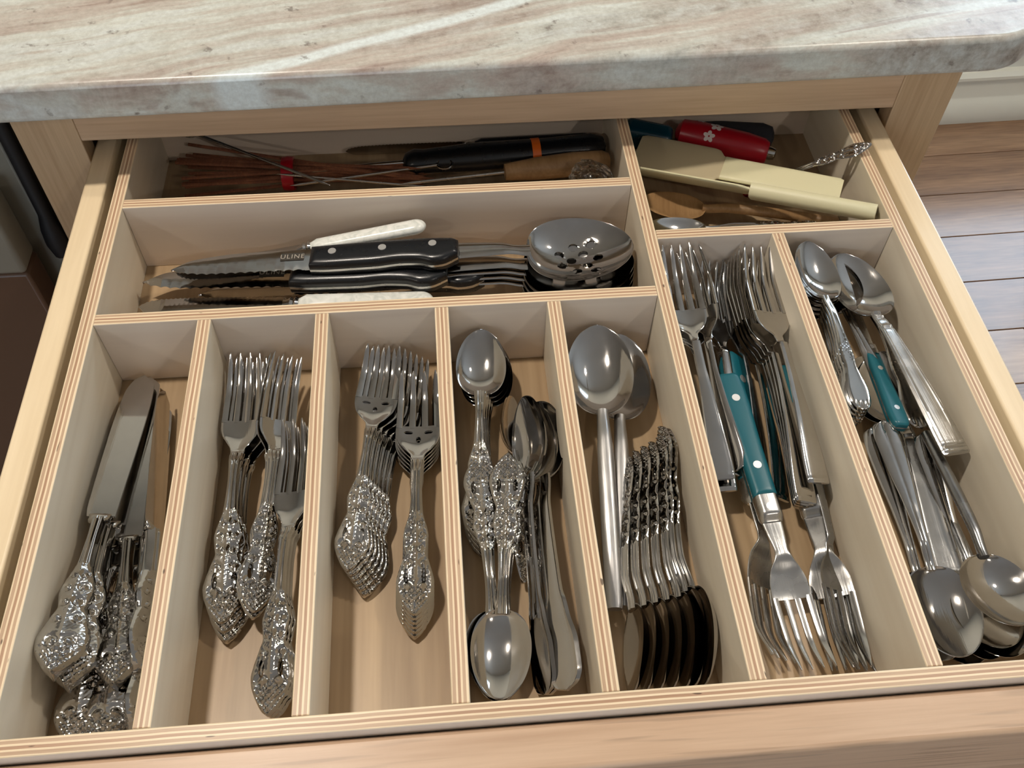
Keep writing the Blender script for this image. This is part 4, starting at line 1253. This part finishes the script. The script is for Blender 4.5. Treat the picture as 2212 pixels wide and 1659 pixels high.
put('reeded_spoon', 'spoon', (0.5120, 0.0625, -0.0430), (0.5207, 0.2373, -0.0490), 8, 'ribbed spoon handle lowest between the reversed spoons', 'spoon')
put('slotted_serving_spoon', 'serving_spoon', (0.1610, 0.3393, -0.0280), (0.3661, 0.3283, -0.0190), 3, 'topmost slotted serving spoon with pierced bowl lying on the stack', 'spoon')
put('serving_spoon', 'serving_spoon', (0.1550, 0.3340, -0.0340), (0.3660, 0.3200, -0.0260), 3, 'first serving spoon beneath the slotted one', 'spoon', 'serving spoons stacked under the slotted one')
put('serving_spoon', 'serving_spoon', (0.1530, 0.3330, -0.0376), (0.3660, 0.3180, -0.0306), 2, 'second serving spoon beneath the slotted one', 'spoon', 'serving spoons stacked under the slotted one')
put('serving_spoon', 'serving_spoon', (0.1510, 0.3320, -0.0412), (0.3660, 0.3160, -0.0352), 1, 'third serving spoon beneath the slotted one', 'spoon', 'serving spoons stacked under the slotted one')
put('serving_spoon', 'serving_spoon', (0.1490, 0.3310, -0.0448), (0.3660, 0.3140, -0.0398), 0, 'lowest serving spoon on the tray floor under the slotted one', 'spoon', 'serving spoons stacked under the slotted one')
put('pearl_steak_knife', 'steak_knife', (0.2163, 0.3547, -0.0140), (0.0301, 0.3451, -0.0400), 20, 'pearl white handled steak knife uppermost against the rear divider', 'knife')
put('pearl_steak_knife', 'steak_knife', (0.2193, 0.3005, -0.0380), (0.0064, 0.3184, -0.0460), 180, 'pearl white handled steak knife low beside the middle divider', 'knife')
put('steak_knife', 'steak_knife', (0.2386, 0.3266, -0.0160), (0.0310, 0.3419, -0.0310), 0, 'black riveted steak knife on top with bright blade stamp', 'knife')
put('steak_knife', 'steak_knife', (0.2304, 0.3205, -0.0310), (0.0075, 0.3430, -0.0430), 0, 'black riveted steak knife in front of the top one, scalloped edge showing', 'knife')
put('steak_knife', 'steak_knife', (0.2568, 0.3245, -0.0400), (0.0465, 0.3328, -0.0500), 10, 'black riveted steak knife underneath with only its butt sticking out', 'knife')

# ------------------------------------------------------------------ things in the two rear compartments
def at(x, y, z):
    return Vector((x, y, z + ZO))

def aim(name, E, T, roll=0):
    """an Empty at E whose y axis points to T"""
    E, T = at(*E), at(*T)
    d = (T - E).normalized()
    wx = d.cross(Vector((0, 0, 1))).normalized(); wz = wx.cross(d).normalized()
    R = Matrix((wx, d, wz)).transposed() @ Matrix.Rotation(math.radians(roll), 3, 'Y')
    r = empty(name)
    r.matrix_world = Matrix.Translation(E) @ R.to_4x4()
    return r, (T - E).length

# bamboo skewers, loosely bundled and fanned
rk = random.Random(11)
bm = bmesh.new()
tube(bm, [(0, 0, 0), (0, 0.10, 0), (0, 0.19, 0), (0, 0.200, 0)], [0.0015, 0.0015, 0.0014, 0.0002], 6)
skewer_me = finish(bm, 'skewer', M['bamboo'])
for i in range(16):
    f = i / 15
    ya = 0.440 + 0.046 * f + rk.uniform(-0.002, 0.002)
    zc = -0.050 + 0.0035 * (i % 4) + 0.004 * f
    yb = 0.448 + 0.014 * f
    E = (0.016 + rk.uniform(0, 0.012), ya, zc + 0.004 * math.sin(i * 2.1))
    B = (0.106, yb, zc)
    T = tuple(e + (b - e) * 2.15 for e, b in zip(E, B))
    r, L = aim('bamboo_skewer', E, (T[0], max(0.39, min(0.49, T[1])), max(-0.057, T[2])))
    tag(r, 'thin bamboo skewer of the bundle held by a red band in the rear left compartment', 'skewer', 'bamboo skewers in the red band')
    mesh_obj('stick', skewer_me, r)
bm = bmesh.new()
rings = []
n = 28
for k in range(n):
    a = 2 * math.pi * k / n
    rings.append((0, 0.0125 * math.cos(a), 0.0105 * math.sin(a)))
V = []
for (x, y, z) in rings:
    s = 1.18
    V.append([bm.verts.new((dx, y * q, z * q)) for dx, q in ((-0.005, 1.0), (-0.0045, s), (0.0, s * 1.05), (0.0045, s), (0.005, 1.0))])
for k in range(n):
    a, b = V[k], V[(k + 1) % n]
    for j in range(5):
        bm.faces.new((a[j], a[(j + 1) % 5], b[(j + 1) % 5], b[j]))
band = mesh_obj('rubber_band', finish(bm, 'rubber_band', M['red']))
band.location = at(0.106, 0.454, -0.0432)
tag(band, 'red band wrapped around the bamboo skewers', 'band')

def rod_thing(name, E, T, r, mat, label, cat, point=True, group=None):
    root, L = aim(name, E, T)
    bm = bmesh.new()
    tube(bm, [(0, 0, 0), (0, L * 0.5, 0), (0, L * 0.94, 0), (0, L, 0)], [r, r, r, r * (0.15 if point else 0.8)], 10)
    mesh_obj('rod', finish(bm, name + '_rod', mat), root)
    bm = bmesh.new()
    c = [(0.006 * math.cos(t), -0.006 + 0.006 * math.sin(t), 0) for t in [2 * math.pi * k / 16 for k in range(17)]]
    tube(bm, c, r * 0.8, 6)
    mesh_obj('ring', finish(bm, name + '_ring', mat), root)
    return tag(root, label, cat, group)
rod_thing('metal_skewer', (0.034, 0.484, -0.024), (0.144, 0.410, -0.020), 0.0013, M['dark_steel'], 'long thin dark metal skewer lying slantwise over the bamboo skewers', 'skewer')
rod_thing('metal_skewer', (0.2265, 0.444, -0.033), (0.110, 0.428, -0.034), 0.0012, M['steel'], 'bright thin metal skewer beside the sharpening rod', 'skewer')
rod_thing('metal_skewer', (0.245, 0.421, -0.040), (0.100, 0.438, -0.030), 0.0010, M['brushed'], 'thin dull metal skewer closest to the rear divider', 'skewer')

def handle_lathe(prof, mat, name, flat=0.8, n=20):
    bm = bmesh.new()
    loft_y(bm, [(y, r, r * flat, 0, 0) for y, r in prof], n)
    return finish(bm, name, mat)

# sharpening rod with black handle and orange band
r, L = aim('honing_steel', (0.3665, 0.463, -0.036), (0.122, 0.452, -0.040))
tag(r, 'sharpening rod with black handle and an orange band', 'sharpener')
mesh_obj('handle', handle_lathe([(0, 0.003), (0.002, 0.009), (0.012, 0.0125), (0.05, 0.0118), (0.11, 0.0130), (0.150, 0.0110), (0.158, 0.0120), (0.165, 0.0090), (0.168, 0.0030)], M['black'], 'honing_handle'), r)
mesh_obj('band', handle_lathe([(0.055, 0.0117), (0.0552, 0.0125), (0.062, 0.0125), (0.0622, 0.0117)], M['orange'], 'honing_band'), r)
mesh_obj('rod', handle_lathe([(0.166, 0.0024), (0.20, 0.0022), (L - 0.004, 0.0020), (L, 0.0006)], M['steel'], 'honing_rod', 1.0, 12), r)
# wooden handled pick
r, L = aim('ice_pick', (0.366, 0.437, -0.030), (0.196, 0.424, -0.034))
tag(r, 'ice pick with plain beech handle and thin steel shaft', 'pick')
mesh_obj('handle', handle_lathe([(0, 0.002), (0.001, 0.006), (0.006, 0.0085), (0.030, 0.0098), (0.060, 0.0090), (0.086, 0.0066), (0.0865, 0.002)], M['wood_handle'], 'pick_handle', 1.0), r)
mesh_obj('shaft', handle_lathe([(0.086, 0.0014), (L - 0.01, 0.0013), (L, 0.0002)], M['brushed'], 'pick_shaft', 1.0, 10), r)
# a black handled knife deep in the dark
pearl_knife('black_knife', 0.24, 0.115, M['black'])
put('black_knife', 'kitchen_knife', (0.360, 0.484, -0.046), (0.150, 0.488, -0.050), 70, 'black handled kitchen knife along the rear tray wall behind the sharpening rod', 'knife')
# crumpled clear bag
def crumple(name, sx, sy, sz, seed):
    bm = bmesh.new()
    bmesh.ops.create_icosphere(bm, subdivisions=4, radius=1.0)
    rr = random.Random(seed)
    ph = [(rr.uniform(3, 9), rr.uniform(3, 9), rr.uniform(3, 9), rr.uniform(0, 6)) for _ in range(7)]
    for v in bm.verts:
        d = sum(abs(math.sin(a * v.co.x + b * v.co.y + c * v.co.z + p)) for a, b, c, p in ph) / 7
        v.co *= 0.72 + 0.42 * d
        v.co = Vector((v.co.x * sx, v.co.y * sy, v.co.z * sz))
    return finish(bm, name, M['film'], angle=20)
b = mesh_obj('plastic_bag', crumple('plastic_bag', 0.018, 0.022, 0.016, 3))
b.location = at(0.3475, 0.4040, -0.026); b.rotation_euler = (0.3, 0.4, 0.5)
tag(b, 'crumpled clear plastic bag beside the wooden pick handle, by the long divider', 'bag')

# --- rear right compartment
def paddle(name, hw, hl, bw, bl, mat, thick=0.0016):
    bm = bmesh.new()
    w = crv([(0, hw * 0.86), (0.002, hw * 0.98), (hl - 0.006, hw), (hl, hw * 1.06), (hl + 0.006, bw * 0.93), (hl + 0.014, bw), (hl + bl * 0.8, bw * 1.05), (hl + bl - 0.002, bw * 0.98), (hl + bl, bw * 0.92)])
    t = crv([(0, thick * 1.8), (hl * 0.9, thick * 1.9), (hl + 0.02, thick), (hl + bl, thick * 0.6)])
    ed = lambda u: max(0.0, 1 - u**8) ** 0.5
    sheet(bm, lsp(0, hl + bl, 60), w, lambda x, u, y: t(y) * ed(u), lambda x, u, y: -t(y) * ed(u), 10)
    return finish(clean(bm), name, mat, angle=50)
def spatula(E, T, roll, label, mats, hw, bw, th):
    root, L = aim('spatula', E, T, roll)
    bm = bmesh.new()
    ed = lambda u: max(0.0, 1 - u**8) ** 0.5
    hl = 0.092
    hwf = crv([(0, hw * 0.86), (0.002, hw * 0.97), (hl, hw * 1.04)])
    sheet(bm, lsp(0, hl, 30), hwf, lambda x, u, y: th * ed(u), lambda x, u, y: -th * ed(u), 10)
    mesh_obj('handle', finish(clean(bm), 'spatula_handle', mats[0], angle=50), root)
    bm = bmesh.new()
    wf = crv([(hl - 0.004, hw), (hl + 0.001, hw * 1.04), (hl + 0.006, bw * 0.93), (hl + 0.012, bw), (L - 0.004, bw * 1.04), (L, bw * 0.94)])
    sheet(bm, lsp(hl - 0.004, L, 40), wf, lambda x, u, y: 0.0016 * ed(u), lambda x, u, y: -0.0016 * ed(u), 12)
    mesh_obj('blade', finish(clean(bm), 'spatula_blade', mats[1], angle=50), root)
    return tag(root, label, 'spatula')
spatula((0.535, 0.3745, -0.017), (0.3890, 0.446, -0.030), -6, 'cream plastic spatula lying broad face up behind the other one', (M['cream'], M['tan_plastic']), 0.0120, 0.0200, 0.0022)
spatula((0.546, 0.336, -0.006), (0.3875, 0.4235, -0.031), 46, 'cream plastic spatula tipped on its edge across the compartment corner', (M['cream'], M['cream']), 0.0105, 0.0190, 0.0058)

# red flower-printed handle of a peeler
r, L = aim('peeler', (0.5000, 0.4445, -0.036), (0.415, 0.484, -0.036))
tag(r, 'vegetable peeler with a red handle printed with white flowers', 'peeler')
mesh_obj('handle', handle_lathe([(0, 0.003), (0.001, 0.0085), (0.005, 0.0108), (0.020, 0.0124), (0.060, 0.0126), (0.074, 0.0112), (0.078, 0.0060), (0.079, 0.002)], M['red'], 'peeler_handle', 1.0, 24), r)
mesh_obj('tip', handle_lathe([(-0.006, 0.0020), (-0.005, 0.0046), (-0.001, 0.0056), (0.002, 0.0050)], M['steel'], 'peeler_tip', 1.0, 16), r)
mesh_obj('blade', handle_lathe([(0.078, 0.0040), (0.082, 0.0034), (0.110, 0.0070), (0.128, 0.0060), (0.134, 0.0010)], M['steel'], 'peeler_blade', 0.25, 16), r) if False else None
def flower(rad, R0, y0, a0):
    """five petals lying on a round handle of radius R0"""
    bm = bmesh.new()
    c = None
    n = 60
    ring = []
    for k in range(n):
        t = 2 * math.pi * k / n
        q = rad * (0.55 + 0.45 * abs(math.cos(2.5 * t)))
        dx, dy = q * math.cos(t), q * math.sin(t)
        a = a0 + dx / R0
        ring.append(bm.verts.new(((R0 + 0.0002) * math.sin(a), y0 + dy, (R0 + 0.0002) * math.cos(a))))
    inner = []
    for k in range(n):
        t = 2 * math.pi * k / n
        q = rad * 0.14
        a = a0 + q * math.cos(t) / R0
        inner.append(bm.verts.new(((R0 + 0.0003) * math.sin(a), y0 + q * math.sin(t), (R0 + 0.0003) * math.cos(a))))
    for k in range(n):
        bm.faces.new((ring[k], ring[(k + 1) % n], inner[(k + 1) % n], inner[k]))
    return finish(bm, 'flower_print', M['white_paint'])
for y0, a0, rad in ((0.046, 0.15, 0.0056), (0.050, -0.75, 0.0050), (0.060, 0.55, 0.0040)):
    mesh_obj('flower_print', flower(rad, 0.01255, y0, a0), r)
# dark round handle end behind it
r, L = aim('utensil', (0.512, 0.470, -0.040), (0.440, 0.4915, -0.046))
tag(r, 'dark rubber utensil handle lying behind the red peeler', 'utensil')
mesh_obj('handle', handle_lathe([(0, 0.004), (0.002, 0.010), (0.010, 0.0130), (0.045, 0.0120), (0.070, 0.0085), (0.072, 0.003)], M['charcoal'], 'dark_handle', 0.7, 20), r)
# blue-green clip in clear film
me = box_mesh('bag_clip', 0.040, 0.018, 0.022, M['navy'], 0.005, 4)
o = mesh_obj('bag_clip', me); o.location = at(0.404, 0.4745, -0.0375); o.rotation_euler = (0.15, 0.1, -0.25)
tag(o, 'dark blue-green plastic clip behind the cream spatula by the long divider', 'clip')
# wooden spoon, cake server and ornate pieces at the front of the compartment
spoon_kind('wooden_spoon', 0.170, 0.0165, 0.055, 'round', M['wood_handle'], M['wood_handle'], 0.0050, 0.9)
put('wooden_spoon', 'wooden_spoon', (0.543, 0.376, -0.052), (0.3870, 0.3985, -0.040), 0, 'small wooden spoon under the cream spatulas', 'spoon')
put('ornate_table_knife', 'cake_knife', (0.545, 0.344, -0.034), (0.3850, 0.342, -0.034), -14, 'broad dull blade with ornate handle along the right cross divider', 'knife')
put('ornate_teaspoon', 'teaspoon', (0.535, 0.366, -0.050), (0.3830, 0.362, -0.036), 8, 'ornate spoon with its bowl at the long divider, rear right compartment', 'spoon')
put('ornate_teaspoon', 'teaspoon', (0.5570, 0.3955, 0.0090), (0.476, 0.4175, -0.0545), 0, 'ornate spoon whose handle end sticks up over the right tray wall', 'spoon')
put('ornate_table_knife', 'table_knife', (0.500, 0.3375, -0.040), (0.384, 0.3600, -0.050), 0, 'ornate knife lowest along the right cross divider, half under the dull blade', 'knife')
